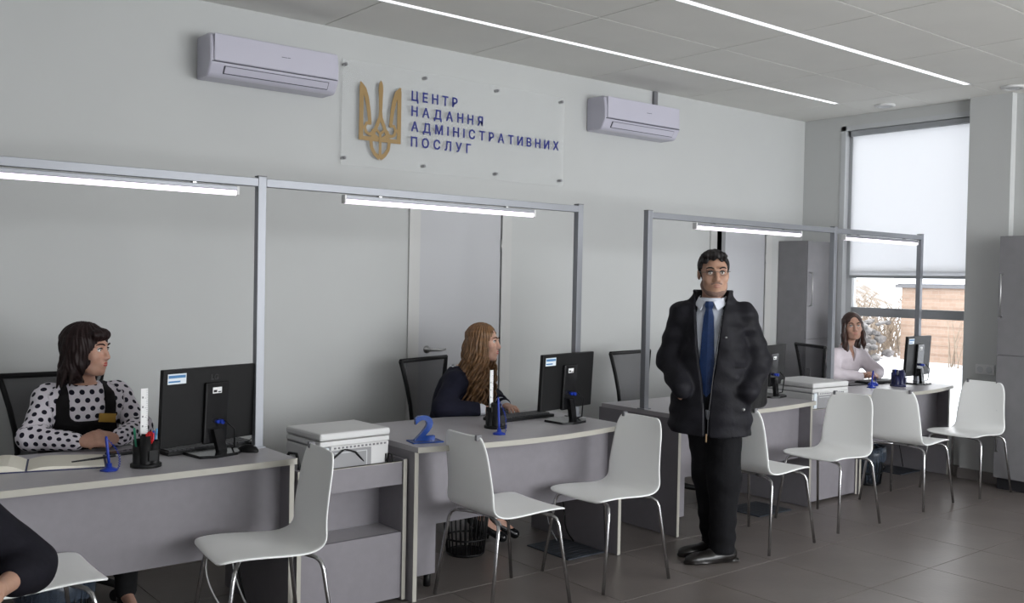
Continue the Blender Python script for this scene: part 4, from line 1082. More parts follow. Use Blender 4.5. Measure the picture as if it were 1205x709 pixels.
# short dark hair with a parting fringe, and beard shadow
def man_hair(P):
    Q = hd.loc(P); A = np.abs(Q[:, 0])
    st = np.sin(Q[:, 0] * 330 + np.sin(Q[:, 1] * 60) * 2.0) * .0010 + np.sin(Q[:, 0] * 120 + Q[:, 1] * 90 + Q[:, 2] * 60) * .0022
    d = ell_(Q, (0, .014, .042), (.083, .099, .092)) + st
    d = smin(d, ell_(Q, (-.012, -.050, .103), (.062, .036, .022)) + st, .018)       # fringe mass swept to one side
    d = smin(d, ell_(Q, (.030, -.058, .096), (.036, .026, .020)) + st, .012)
    hl = .066 + .012 * np.cos(Q[:, 0] * 38) + .006 * np.sin(Q[:, 0] * 160)            # hairline over the forehead
    front = np.maximum(np.maximum(Q[:, 2] - hl, Q[:, 1] + .034 - .25 * np.maximum(0, A - .055)), -1)
    d = smax(d, -np.maximum(Q[:, 2] - hl, Q[:, 1] + .030), .006)
    temple = np.maximum(Q[:, 2] - .030, Q[:, 1] + .012)
    d = smax(d, -temple, .005)
    side = np.maximum(np.maximum(Q[:, 2] + .018, Q[:, 1] - .006), -1)                   # sideburn end
    d = smax(d, -side, .004)
    S_ = Q.copy(); S_[:, 0] = A
    d = smax(d, -ell_(S_, (.082, .018, -.004), (.020, .024, .034)), .005)
    d = np.maximum(d, (-.072 - Q[:, 2]))
    return d * hd.s
hc = hd.c
sdf_obj('hair', man_hair, hc - .14, hc + .16, .003, mat('hair_black', (.012, .010, .010), .6, spec=.3), man)
def man_beard(P):
    Q = hd.loc(P); S_ = Q.copy(); S_[:, 0] = np.abs(S_[:, 0])
    d = hd.sdf(P) - .0012
    reg = smin(cap_(S_, (.060, -.005, -.04), (.035, -.055, -.095), .022, .020), cap_(Q, (-.03, -.075, -.105), (.03, -.075, -.105), .020, .020), .01)
    reg = smin(reg, cap_(S_, (0, -.10, -.043), (.024, -.085, -.05), .006, .007), .006)
    lips_ = ell_(Q, (0, -.095, -.060), (.022, .02, .012))
    return np.maximum(np.maximum(d, reg), -lips_)
sdf_obj('beard_shadow', man_beard, hc - .15, hc + .12, .003, mat('stubble', (.20, .125, .10), .8, noise=.2, nscale=300), man)
# glasses
g = B()
for sx in (-1, 1):
    pts = [(sx * .034 + .021 * math.cos(a), -.1015 + .006 * abs(math.cos(a)) * (1 if sx * math.cos(a) > 0 else 0), .008 + .014 * math.sin(a)) for a in [2 * PI * k / 20 for k in range(21)]]
    g.tube(pts, .0012, 6); g.tube([(sx * .055, -.0955, .012), (sx * .078, -.06, .014), (sx * .080, .01, .014)], .0013, 6)
g.tube([(-.013, -.103, .012), (0, -.106, .015), (.013, -.103, .012)], .0012, 6); g.bm.transform(T)
go = g.obj('glasses', mat('metal_rim', (.12, .11, .11), .3, metal=.8), man)
g = B()
for sx in (-1, 1):
    g.lathe([(.020, -.0004), (.020, .0004)], mx=Matrix.Translation((sx * .034, -.1015, .008)) @ Matrix.Scale(.68, 4, (0, 0, 1)) @ Matrix.Rotation(PI / 2, 4, 'X'), seg=20)
g.bm.transform(T); tag(g.obj('lens', M['lens'], go), kind='stuff')
# shirt, tie, jacket, trousers, shoes
def man_shirt(P):
    Q = tl(P); d = loft_(Q, np.array([.80, 1.0, 1.2, 1.36, 1.43, 1.475]), np.zeros(6), np.array([0, 0, 0, .0, .0, -.01]), np.array([.16, .155, .17, .15, .088, .072]), np.array([.105, .105, .118, .10, .082, .076]))
    return d
sdf_obj('shirt', man_shirt, lo, hi, .007, cloth('shirt_white', (.62, .66, .74), .8, noise=.03, bump=.1), man)
def twp(x, y, z): return mb + (TF @ np.array((x, y, z), f32)).astype(float)
def local_part(fn, name, m_):
    b = B(); fn(b)
    for v in b.bm.verts: v.co = Vector(twp(*v.co)) - Vector(man.location)
    return b.obj(name, m_, man)
def collar(b):
    for sx in (-1, 1):
        pts = [(sx * .070, .02, 1.485), (sx * .066, -.045, 1.475), (sx * .020, -.088, 1.452), (sx * .045, -.098, 1.405), (sx * .082, -.062, 1.435), (sx * .085, .02, 1.445)]
        vs = [b.bm.verts.new(p) for p in pts]; f = b.bm.faces.new(vs); r = bmesh.ops.extrude_face_region(b.bm, geom=[f]); 
        for v in r['geom']:
            if isinstance(v, bmesh.types.BMVert): v.co += Vector((sx * .003, -.006, .001))
local_part(collar, 'shirt_collar', cloth('collar_white', (.66, .69, .76), .8, noise=.02, bump=.05))
def tie(b):
    zs = [(1.455, .018), (1.435, .024), (1.412, .018), (1.37, .028), (1.27, .034), (1.15, .039), (1.03, .043), (.985, .044), (.930, .003)]
    L_, R2 = [], []
    for z, w_ in zs:
        y = -.104 - .022 * min(1, max(0, (1.44 - z) / .2)) - (.006 if z > 1.42 else 0)
        for lst, s_ in ((L_, -1), (R2, 1)): lst.append((b.bm.verts.new((s_ * w_, y + .004, z)), b.bm.verts.new((s_ * w_, y + .016, z))))
        L_[-1] = (*L_[-1], b.bm.verts.new((0, y - .002, z)))
    for i in range(len(zs) - 1):
        a, c = L_[i], L_[i + 1]; p, q = R2[i], R2[i + 1]
        for f in ((a[0], a[2], c[2], c[0]), (a[2], p[0], q[0], c[2]), (a[0], c[0], c[1], a[1]), (p[0], p[1], q[1], q[0]), (a[1], c[1], q[1], p[1])): b.bm.faces.new(f)
local_part(tie, 'tie', mat('tie_blue', (.009, .030, .105), .45, spec=.4, noise=.15, nscale=90))
jz = np.array([.715, .76, .90, 1.05, 1.20, 1.32, 1.40, 1.445])
def man_jacket(P):
    Q = tl(P)
    d = loft_(Q, jz, np.array([.0, .0, .0, .0, 0, 0, 0, 0]), np.array([.01, .01, .01, .005, .0, .0, .005, .01]), np.array([.222, .230, .218, .200, .196, .180, .135, .098]), np.array([.170, .172, .165, .158, .155, .148, .125, .105]), n=2.2)
    d = smin(d, smin(cap_(P, shR, shL, .070, .070), cap_(P, mp(-.05, -.01, 1.415), mp(.05, -.01, 1.415), .082, .082), .05), .05)
    for s_, e_, w_ in ((shL, elL, wrL), (shR, elR, wrR)):
        a = smin(cap_(P, s_, e_, .074, .080), cap_(P, e_, w_ + (w_ - e_) * .02, .080, .062), .03)
        d = smin(d, a, .025)
    d = d + wrinkle(P, .0040, 27) + .0030 * np.sin(Q[:, 2] * 75 + 1.5 * np.sin(Q[:, 0] * 9)) * (.4 + .6 * (np.abs(Q[:, 0]) > .15))
    # stand-up collar
    col = np.abs(loft_(Q, np.array([1.38, 1.44, 1.50, 1.535]), np.zeros(4), np.array([.0, .0, .01, .012]), np.array([.125, .106, .100, .104]), np.array([.115, .100, .095, .098]))) - .010
    col = np.maximum(col, np.maximum(Q[:, 2] - (1.518 + .35 * np.minimum(0, Q[:, 1] + .03)), 1.39 - Q[:, 2]))
    d = smin(d, col, .02)
    # hollow neck and the open front showing shirt and tie
    d = smax(d, -loft_(Q, np.array([1.37, 1.45, 1.6]), np.zeros(3), np.array([-.01, -.005, .0]), np.array([.090, .088, .094]), np.array([.088, .085, .090])), .008)
    half = np.interp(Q[:, 2], [.70, .80, 1.02, 1.10, 1.25, 1.40, 1.46, 1.55], [.010, .010, .030, .044, .062, .076, .084, .098])
    op = np.maximum(np.abs(Q[:, 0] - np.interp(Q[:, 2], [.7, 1.2, 1.5], [.012, .004, .0])) - half, Q[:, 1] + .02)
    depth = loft_(Q, np.array([.5, 1.2, 1.44, 1.7]), np.zeros(4), np.zeros(4), np.array([.164, .178, .105, .085]), np.array([.098, .105, .084, .075]))
    d = smax(d, -np.maximum(op, -(depth - .0)), .010)
    return d
jk = cloth('jacket_black', (.0085, .0082, .0115), .65, noise=.3, ns=14, bump=.3, bs=26)
sdf_obj('jacket', man_jacket, lo, hi, .006, jk, man)
def zipper(b):
    b.tube([(.020, -.168, .725), (.022, -.174, .82), (.032, -.170, .92), (.039, -.163, 1.02), (.060, -.156, 1.22), (.076, -.130, 1.38)], .0028, 6)
    b.tube([(-.005, -.172, .725), (-.006, -.176, .90)], .0028, 6)
local_part(zipper, 'zipper', mat('zip_tape', (.05, .05, .055), .5))
local_part(lambda b: b.box(.012, .020, -.186, -.178, .690, .735, bev=.002), 'zip_pull', mat('zip_pull_tan', (.30, .20, .11), .5))
local_part(lambda b: b.ball((.105, -.149, 1.262), (.006, .003, .006), 2), 'jacket_stud', M['steel'])
local_part(lambda b: b.ball((.205, -.135, .875), (.009, .005, .009), 2), 'pocket_snap', M['steel'])
local_part(lambda b: b.box(.155, .21, -.140, -.132, 1.095, 1.105, bev=.002), 'sleeve_tab', M['dkgrey'])
local_part(lambda b: b.box(-.11, .11, -.112, -.104, .975, 1.005, bev=.003).box(-.02, .022, -.122, -.108, .972, 1.008, bev=.003), 'belt', M['black'])
def man_trousers(P):
    Q = tl(P)
    d = ell_(Q, (0, .0, .93), (.170, .122, .13))
    for h_, k_, a_ in ((hipL, knL, anL), (hipR, knR, anR)):
        l = smin(cap_(P, h_, k_, .105, .084), cap_(P, k_, a_ + np.array((0, 0, -.035)), .084, .070), .05); d = smin(d, l, .05)
    d = d + wrinkle(P, .0022, 34) + .0030 * np.sin(P[:, 2] * 70 + P[:, 0] * 9) * np.clip((.32 - P[:, 2]) * 6, 0, 1)
    return np.maximum(d, .055 - P[:, 2])
sdf_obj('trousers', man_trousers, lo, hi, .006, cloth('trousers_black', (.006, .006, .0075), .85), man)
for a_ in (anL, anR):
    c_ = a_ * np.array((1, 1, 0)); xf = FT; yf = np.array((-FT[1], FT[0], 0))
    Rf = np.stack([xf, yf, np.array((0, 0, 1.))], 1).astype(f32)
    def shoe(P):
        Q = (P - c_.astype(f32)) @ Rf
        d = cap_(Q * np.array((1, 1, 1), f32), (-.05, 0, .045), (.05, 0, .04), .040, .040)
        d = smin(d, ell_(Q, (.10, 0, .030), (.105, .046, .036)), .03); d = smin(d, ell_(Q, (.17, 0, .026), (.058, .040, .026)), .02); d = smin(d, cap_(Q, (-.03, 0, .05), (-.03, 0, .10), .042, .040), .03)
        sole = np.maximum(loft_(Q[:, [1, 2, 0]] * 1, np.array([-.10, -.06, .02, .12, .19, .232]), np.zeros(6), np.full(6, .011), np.array([.030, .040, .037, .048, .040, .012]), np.full(6, .011)), -1)
        d = smin(d, sole, .004); d = np.maximum(d, Q[:, 2] - .115)
        return np.maximum(d, -Q[:, 2] + .0005)
    sdf_obj('shoe', shoe, c_ + np.array((-.3, -.3, 0)), c_ + np.array((.3, .3, .16)), .005, mat('shoe_leather', (.010, .0085, .008), .28, spec=.5), man)
# shoulder bag hanging behind his left elbow
bc_ = mp(.235, -.20, .98)
bag = empty('shoulder_bag', tuple(float(v) for v in bc_), 0, 'black shoulder bag hanging behind the elbow of the standing man', 'bag')
RB = frame_(r_ * .8 + n_ * .5)
def bagf(P): return box_(P, bc_, (.165, .055, .155), .045, RB) + wrinkle(P, .003, 25)
sdf_obj('bag_body', bagf, bc_ - .3, bc_ + .3, .008, cloth('bag_black', (.010, .010, .011), .5), bag)
stp = [bc_ + RB @ np.array((.13, 0, .14)), mp(.20, -.17, 1.25), mp(.17, -.10, 1.38), mp(.14, -.045, 1.42)]
b = B(); b.tube([Vector(p) - Vector(bag.location) for p in smooth_path([tuple(p) for p in stp])], .013, 6); b.obj('strap', M['black'], bag)
# ================= helpers for the seated women
def dotted(name, base, dot, cell, rad):
    M_ = bpy.data.materials.new(name); M_.use_nodes = True; N = M_.node_tree.nodes; L = M_.node_tree.links; p = N['Principled BSDF']; p.inputs['Roughness'].default_value = .8; p.inputs['Specular IOR Level'].default_value = .2
    at_ = N.new('ShaderNodeAttribute'); at_.attribute_name = 'cloth_uv'
    def mth(op, a, b=None):
        n = N.new('ShaderNodeMath'); n.operation = op
        for i, v in enumerate((a, b)):
            if v is None: continue
            if isinstance(v, (int, float)): n.inputs[i].default_value = v
            else: L.new(v, n.inputs[i])
        return n.outputs[0]
    s_ = N.new('ShaderNodeSeparateXYZ'); L.new(at_.outputs['Vector'], s_.inputs[0])
    u = mth('DIVIDE', s_.outputs[0], cell); v = mth('DIVIDE', s_.outputs[1], cell * .87)
    row = mth('FLOOR', v); odd = mth('MODULO', mth('ADD', row, 1000), 2); uu = mth('ADD', mth('ADD', u, 1000), mth('MULTIPLY', odd, .5))
    fu = mth('SUBTRACT', mth('FRACT', uu), .5); fv = mth('MULTIPLY', mth('SUBTRACT', mth('FRACT', v), .5), .87)
    r2 = mth('SQRT', mth('ADD', mth('MULTIPLY', fu, fu), mth('MULTIPLY', fv, fv))); k = mth('LESS_THAN', r2, rad)
    x = N.new('ShaderNodeMix'); x.data_type = 'RGBA'; x.inputs[6].default_value = (*base, 1); x.inputs[7].default_value = (*dot, 1); L.new(k, x.inputs['Factor']); L.new(x.outputs[2], p.inputs['Base Color'])
    return M_
class Seated:
    """a seated figure described by world-space joints"""
    def __init__(s, **k): s.__dict__.update(k); s.TF = frame_(s.face); s.c0 = np.array((*s.hip[:2], 0), float)
    def tl(s, P): return (P - s.c0.astype(f32)) @ s.TF
    def tw(s, x, y, z): return s.c0 + (s.TF @ np.array((x, y, z), f32)).astype(float)
    def torso(s, P, g, top=None):
        Q = s.tl(P); ln = s.lean
        zs = np.array([.44, .52, .62, .72, .84, .93, .985, 1.02]); cy = -ln * (zs - .5) / .5
        wx = np.array([.155, .172, .152, .136, .152, .158, .115, .060]) * s.w + g; wy = np.array([.115, .125, .112, .104, .122, .108, .080, .055]) * s.dp + g
        return loft_(Q, zs, np.zeros(8), cy, wx, wy)
    def arms(s, P, g, gw=None):
        d = None; gw = g if gw is None else gw
        for a in s.armj:
            e = smin(cap_(P, a[0], a[1], .046 + g, .040 + g), cap_(P, a[1], a[2], .040 + g, .028 + gw), .03); d = e if d is None else np.minimum(d, e)
        return d
    def legs(s, P, g):
        d = None
        for l in s.legj:
            e = smin(cap_(P, l[0], l[1], .074 + g, .052 + g), cap_(P, l[1], l[2], .050 + g, .034 + g), .03); d = e if d is None else smin(d, e, .02)
        return d
    def body(s, P):
        d = s.head.sdf(P)
        d = smin(d, cap_(P, s.head.w(0, .022, -.055), s.neck, .047, .054), .03)
        d = smin(d, s.torso(P, -.008), .03)
        d = smin(d, cap_(P, s.armj[0][0], s.armj[1][0], .043, .043), .04)
        d = smin(d, s.arms(P, -.004), .02); d = smin(d, s.legs(P, 0), .03)
        for h in s.hands: d = smin(d, hand_(P, *h[:4], **h[4]), .006)
        for l in s.legj: d = smin(d, cap_(P, l[2] + np.array((0, 0, -.02)), l[3], .030, .024), .02)
        return d
    def blouse_uv(s, v):
        Q = s.tl(v); out = np.stack([Q[:, 0], Q[:, 2] * 1.0, np.zeros(len(v), f32)], 1); best = s.torso(v, .012)
        for a in s.armj:
            for p, q, o_ in ((a[0], a[1], 0), (a[1], a[2], .26)):
                p = np.array(p); q = np.array(q); dd = cap_(v, p, q, .05, .045); ax = (q - p) / np.linalg.norm(q - p)
                e1 = np.cross(ax, (0, 0, 1.)); e1 /= np.linalg.norm(e1); e2 = np.cross(ax, e1); w_ = v - p.astype(f32)
                ang = np.arctan2(w_ @ e2.astype(f32), w_ @ e1.astype(f32)) * .058; al = w_ @ ax.astype(f32) + o_
                mk = dd < best - .004; out[mk, 0] = al[mk]; out[mk, 1] = ang[mk]; best = np.where(mk, dd, best)
        return out

# ================= woman in polka dots
h1 = Head((-1.565, -.70, 1.185), (.70, -.72, 0), .99, pitch=.03, roll=.0)
w1 = Seated(hip=(-1.555, -.50), face=(-.05, -1, 0), lean=.12, w=1.12, dp=1.1, head=h1, neck=np.array((-1.555, -.62, 1.0)),
    armj=[(np.array((-1.405, -.61, .955)), np.array((-1.325, -.72, .805)), np.array((-1.475, -.885, .795))), (np.array((-1.705, -.60, .955)), np.array((-1.805, -.715, .80)), np.array((-1.660, -.885, .792)))],
    legj=[(np.array((-1.47, -.54, .52)), np.array((-1.45, -.98, .52)), np.array((-1.45, -.93, .10)), np.array((-1.45, -1.07, .035))), (np.array((-1.64, -.54, .52)), np.array((-1.66, -.98, .52)), np.array((-1.66, -.93, .10)), np.array((-1.66, -1.07, .035)))],
    hands=[(np.array((-1.505, -.905, .797)), (-1, -.25, .12), (.15, -.75, .75), 1, dict(curl=(.55, .75, .5), s=.94)), (np.array((-1.635, -.905, .795)), (1, -.35, .05), (-.15, -.7, .75), -1, dict(curl=(.55, .75, .5), s=.94))])
p1 = empty('person', (-1.555, -.50, 0), 0, 'woman with dark bob in polka-dot blouse and black vest at the desk', 'person')
lo, hi = np.array((-2.0, -1.2, 0)), np.array((-1.1, -.25, 1.36))
sk1 = skin_mat('skin_w1', (.47, .27, .20)); sdf_obj('body', w1.body, lo, hi, .005, sk1, p1)
h1.features(p1, sk1, brow=(.03, .015, .012), lip=(.42, .05, .05))
md = dotted('polka_blouse', (.70, .66, .72), (.010, .009, .02), .043, .27)
def blouse1(P):
    d = smin(w1.torso(P, .010), w1.arms(P, .016, .012), .03) ; d = smin(d, cap_(P, w1.armj[0][0], w1.armj[1][0], .062, .062), .05)
    return d + wrinkle(P, .0022, 40)
sdf_obj('blouse', blouse1, lo, hi, .006, md, p1, attr=w1.blouse_uv)
def vest1(P):
    Q = w1.tl(P); d = smin(w1.torso(P, .022), cap_(P, w1.tw(-.10, -.10, .965), w1.tw(.10, -.10, .965), .062, .062) , .03)
    d = np.maximum(d, np.abs(Q[:, 0]) - .132 - .05 * np.clip((.86 - Q[:, 2]) * 6, 0, 1))
    sc = np.maximum(np.maximum(np.abs(Q[:, 0]) - .078, .855 - Q[:, 2]), -10 + 0 * Q[:, 0]); sc = smax(np.abs(Q[:, 0]) - .078, .858 - Q[:, 2], .045)
    return smax(d, -sc, .004)
sdf_obj('vest', vest1, lo, hi, .005, cloth('vest_black', (.010, .009, .010), .85), p1)
def col1(P):
    Q = w1.tl(P) - np.array((0, -.115, 1.0), f32)
    d = np.abs(loft_(Q, np.array([-.03, .0, .03]), np.zeros(3), np.array([-.006, 0, .01]), np.array([.104, .080, .060]), np.array([.100, .078, .058]))) - .006
    d = np.maximum(d, np.abs(Q[:, 2]) - .032)
    gap = np.maximum(np.abs(Q[:, 0]) - np.interp(Q[:, 2], [-.03, .03], [.030, .004]), Q[:, 1])
    return np.maximum(d, -gap)
sdf_obj('blouse_collar', col1, lo, hi, .0045, md, p1, attr=lambda v: np.stack([w1.tl(v)[:, 0] + .01, w1.tl(v)[:, 2], 0 * v[:, 0]], 1))
# badge pinned to the vest
bp_ = w1.tw(.085, -.232, .868); b = B(); b.box(-.040, .040, -.004, .003, -.021, .021, bev=.002, mx=Matrix.Rotation(.12, 4, 'Y') @ Matrix.Rotation(.12, 4, 'Z'))
bmesh.ops.translate(b.bm, verts=b.bm.verts, vec=Vector(bp_) - p1.location); b.obj('name_badge', mat('brass_badge', (.36, .21, .035), .35, metal=.3), p1)
def hair1(P):
    Q = h1.loc(P)
    an = np.arctan2(Q[:, 1], Q[:, 0]); st = .0016 * np.sin(an * 41 + Q[:, 2] * 60 + 2 * np.sin(Q[:, 2] * 37 + an * 3)) + .0020 * np.sin(an * 17 + 3 * np.sin(Q[:, 2] * 28 + an)) + .0040 * np.sin(Q[:, 2] * 62 + 4 * np.sin(an * 4)) * np.clip(-Q[:, 2] * 12 + .3, 0, 1)
    d = ell_(Q, (0, .022, .042), (.092, .108, .094))
    d = smin(d, loft_(Q, np.array([-.150, -.115, -.06, .0, .06]), np.zeros(5), np.array([.050, .040, .028, .02, .02]), np.array([.070, .098, .104, .098, .09]), np.array([.055, .078, .090, .098, .10])), .02)
    d = d + st
    face = ell_(Q, (.0, -.094, -.022), (.061, .072, .088)); d = smax(d, -face, .010)
    d = smax(d, -ell_(Q, (0, -.085, -.115), (.075, .095, .085)), .012)
    fr = ell_(Q, (-.010, -.066, .078), (.064, .040, .030)) + st; d = smin(d, fr, .012)
    for k in range(9):
        a = -.4 + k * .48; x = .098 * math.cos(a); y = .035 + .075 * math.sin(a)
        d = smin(d, cap_(Q, (x, y, -.10), (x * 1.12, y * 1.08 + .004, -.165 + .02 * math.sin(k * 2.7)), .015, .004), .012)
    return d * h1.s
sdf_obj('hair', hair1, h1.c - .22, h1.c + .20, .0035, mat('hair_dark_auburn', (.013, .0055, .0055), .55, spec=.25), p1)
def trousers1(P): return np.maximum(smin(w1.legs(P, .014), smin(ell_(w1.tl(P), (0, -.03, .52), (.185, .15, .10)), 9, .01) if False else ell_(w1.tl(P), (0, -.03, .52), (.185, .15, .09)), .05), .055 - P[:, 2])
sdf_obj('trousers', trousers1, lo, hi, .009, cloth('black_trousers_w', (.010, .010, .011)), p1)
def flat_shoe(name, root, an, toe, m_, heel=0.0):
    an = np.array(an, float); toe = np.array(toe, float)
    def f(P):
        d = smin(cap_(P, an + np.array((0, 0, -.045)), toe, .034, .028), cap_(P, an + (an - toe) * np.array((.25, .25, 0)) + np.array((0, 0, -.05)), an + np.array((0, 0, -.02)), .030, .034), .02)
        d = np.maximum(d, P[:, 2] - (an[2] - .015))
        if heel: d = np.minimum(d, cap_(P, an + (an - toe) * np.array((.3, .3, 0)) + np.array((0, 0, -.05)), np.array((*(an + (an - toe) * .42)[:2], .006)), .016, .006))
        return np.maximum(d, .001 - P[:, 2])
    sdf_obj(name, f, np.minimum(an, toe) - .12, np.maximum(an, toe) + .12, .005, m_, root)
for l in w1.legj: flat_shoe('shoe', p1, l[2], l[3], M['blackgl'])

# ================= woman with long wavy hair
h2 = Head((.725, -.745, 1.165), (.56, -.83, 0), .95, pitch=.0, roll=.06)
w2 = Seated(hip=(.55, -.54), face=(.72, -.69, 0), lean=.13, w=.93, dp=.92, head=h2, neck=np.array((.655, -.655, .985)),
    armj=[(np.array((.515, -.745, .935)), np.array((.375, -.815, .795)), np.array((.585, -.915, .782))), (np.array((.755, -.525, .935)), np.array((.905, -.62, .80)), np.array((.80, -.87, .785)))],
    legj=[(np.array((.49, -.60, .51)), np.array((.76, -.90, .52)), np.array((.70, -.93, .14)), np.array((.79, -1.0, .035))), (np.array((.61, -.49, .51)), np.array((.88, -.80, .52)), np.array((.60, -.93, .15)), np.array((.68, -1.02, .035)))],
    hands=[(np.array((.598, -.92, .785)), (.9, -.3, -.02), (.0, .0, 1), 1, dict(curl=(.25, .35, .25), s=.88)), (np.array((.795, -.885, .787)), (-.2, -.95, 0), (.0, .0, 1), -1, dict(curl=(.35, .4, .3), s=.88))])
p2 = empty('person', (.55, -.54, 0), 0, 'smiling woman with long wavy hair in a navy blazer at the second desk', 'person')
lo, hi = np.array((.15, -1.2, 0)), np.array((1.15, -.2, 1.34))
sk2 = skin_mat('skin_w2', (.52, .31, .235)); sdf_obj('body', w2.body, lo, hi, .005, sk2, p2)
h2.features(p2, sk2, brow=(.05, .03, .02), lip=(.45, .10, .10))
def teeth(b): b.tube([(-.012, -.0945, -.0595), (0, -.0992, -.0600), (.012, -.0945, -.0595)], [.0015, .0026, .0015], 6)
T2 = Matrix([[*[float(v) for v in h2.R[i]], float(h2.c[i] - p2.location[i])] for i in range(3)] + [[0, 0, 0, 1]]) @ Matrix.Scale(h2.s, 4)
b = B(); teeth(b); b.bm.transform(T2); b.obj('teeth', mat('teeth_white', (.75, .73, .70), .3), p2)
def shirt2(P): return np.minimum(np.maximum(w2.torso(P, .004), -10), w2.arms(P, .004, .006)) 
sdf_obj('shirt', lambda P: smin(w2.torso(P, .005), np.maximum(w2.arms(P, .004, .008), -10), .02), lo, hi, .006, cloth('shirt_white_w', (.66, .68, .73), .8, noise=.03, bump=.1), p2)
def blazer2(P):
    Q = w2.tl(P); d = smin(w2.torso(P, .018), cap_(P, w2.armj[0][0], w2.armj[1][0], .062, .062), .05)
    for a in w2.armj:
        cu = a[1] + (a[2] - a[1]) * .84
        d = smin(d, smin(cap_(P, a[0], a[1], .066, .060), cap_(P, a[1], cu, .060, .046), .03), .03)
    d = d + wrinkle(P, .0022, 36)
    vn = np.maximum(np.abs(Q[:, 0]) - np.interp(Q[:, 2], [.70, 1.0, 1.05], [.0, .055, .07]), Q[:, 1] + .08)
    return smax(d, -vn, .006)
sdf_obj('blazer', blazer2, lo, hi, .0055, cloth('navy_blazer', (.010, .0105, .022), .85), p2)
def col2(P):
    Q = w2.tl(P) - np.array((0, -.125, .995), f32)
    d = np.abs(loft_(Q, np.array([-.05, .0, .035]), np.zeros(3), np.array([-.012, 0, .01]), np.array([.082, .066, .056]), np.array([.082, .066, .056]))) - .005
    return np.maximum(np.maximum(d, np.abs(Q[:, 2] + .005) - .032), -np.maximum(np.abs(Q[:, 0]) - np.interp(Q[:, 2], [-.05, .03], [.02, .012]), Q[:, 1]))
sdf_obj('shirt_collar', col2, lo, hi, .0045, cloth('collar_white_w', (.68, .70, .74), .8, noise=.02, bump=.05), p2)
def hair2(P):
    Q = h2.loc(P); st = .0030 * np.sin(np.arctan2(Q[:, 1], Q[:, 0]) * 30 + Q[:, 2] * 25)
    d = ell_(Q, (0, .022, .040), (.085, .103, .090))
    d = smin(d, loft_(Q, np.array([-.20, -.12, -.05, .0, .06]), np.zeros(5), np.array([.052, .045, .032, .022, .02]), np.array([.075, .085, .090, .088, .08]), np.array([.05, .062, .078, .09, .098])), .02) + st
    d = smax(d, -ell_(Q, (.008, -.094, -.005), (.059, .072, .100)), .008); d = smax(d, -ell_(Q, (0, -.085, -.13), (.066, .09, .09)), .012)
    return d * h2.s
mh2 = mat('hair_light_brown', (.17, .088, .038), .45, spec=.45, noise=.35, nscale=45)
hr2 = sdf_obj('hair', hair2, h2.c - .24, h2.c + .18, .004, mh2, p2)
rg = random.Random(11)
def locks(head, n, a0, a1, zend, wav, root, m_, r=.0085, x0=.080, y0=.070, inner=.0):
    b = B()
    for k in range(n):
        a = a0 + (a1 - a0) * (k + .5) / n + rg.uniform(-.05, .05); rr = rg.uniform(.86, 1.06)
        bx, by = x0 * math.sin(a) * rr, .02 - y0 * -math.cos(a) * rr * -1
        by = .022 + y0 * 1.15 * -math.cos(a) * rr
        ze = zend + rg.uniform(-.05, .05); ph = rg.uniform(0, 6.28); pts = []; rs = []
        for i in range(26):
            t = i / 25; z = .085 + (ze - .085) * t
            topk = min(1, t * 4); sp = 1 + .22 * t
            am = wav * min(1, max(0, t - .15) * 2.2)
            pts.append((bx * (.35 + .65 * math.sin(topk * PI / 2)) * sp + am * math.sin(ph + t * 23), by * (.35 + .65 * math.sin(topk * PI / 2)) * sp + inner * t + am * math.cos(ph + t * 23) * .8, z + (.028 * (1 - topk))))
            rs.append(r * (.7 + .5 * math.sin(PI * min(1, t * 1.05))) * (1 if t < .8 else max(.25, (1 - t) / .2)))
        b.tube(pts, rs, 6)
    T_ = Matrix([[*[float(v) for v in head.R[i]], float(head.c[i] - root.location[i])] for i in range(3)] + [[0, 0, 0, 1]]) @ Matrix.Scale(head.s, 4)
    b.bm.transform(T_); return b
tag(locks(h2, 90, -2.55, 2.55, -.33, .030, p2, mh2).obj('curls', mh2, hr2), kind='stuff') if False else None
cb = locks(h2, 120, .80, 2 * PI - .80, -.41, .021, p2, mh2, r=.0085, x0=.098, y0=.088)
tag(cb.obj('curls', mh2, hr2), kind='stuff')
def skirt2(P): return np.maximum(smin(smin(cap_(P, w2.legj[0][0], w2.legj[0][1], .092, .075), cap_(P, w2.legj[1][0], w2.legj[1][1], .092, .075), .06), ell_(w2.tl(P), (0, -.02, .52), (.17, .14, .10)), .05), .43 - P[:, 2])
sdf_obj('skirt', skirt2, lo, hi, .008, cloth('navy_skirt', (.012, .012, .022)), p2)
for l in w2.legj: flat_shoe('heeled_shoe', p2, l[2], l[3], M['blackgl'], heel=1)

# ================= woman in the white blouse by the window
h3 = Head((4.775, -.745, 1.205), (-.70, -.72, 0), .97, pitch=.02, roll=-.06)
w3 = Seated(hip=(4.78, -.60), face=(-.30, -.95, 0), lean=.12, w=.90, dp=.92, head=h3, neck=np.array((4.755, -.70, 1.01)),
    armj=[(np.array((4.865, -.760, .945)), np.array((4.865, -.93, .82)), np.array((4.735, -1.01, .79))), (np.array((4.605, -.675, .945)), np.array((4.455, -.78, .805)), np.array((4.585, -.94, .79)))],
    legj=[(np.array((4.83, -.62, .51)), np.array((4.72, -1.0, .52)), np.array((4.72, -.98, .12)), np.array((4.70, -1.10, .035))), (np.array((4.68, -.60, .51)), np.array((4.56, -.97, .52)), np.array((4.56, -.95, .12)), np.array((4.53, -1.07, .035)))],
    hands=[(np.array((4.715, -1.015, .797)), (-.9, -.15, .18), (.2, -.5, .85), 1, dict(curl=(.4, .55, .4), s=.9)), (np.array((4.605, -.955, .797)), (.85, -.35, .12), (-.2, -.5, .85), -1, dict(curl=(.4, .55, .4), s=.9))])
p3 = empty('person', (4.78, -.60, 0), 0, 'woman with long straight hair in a white blouse by the window', 'person')
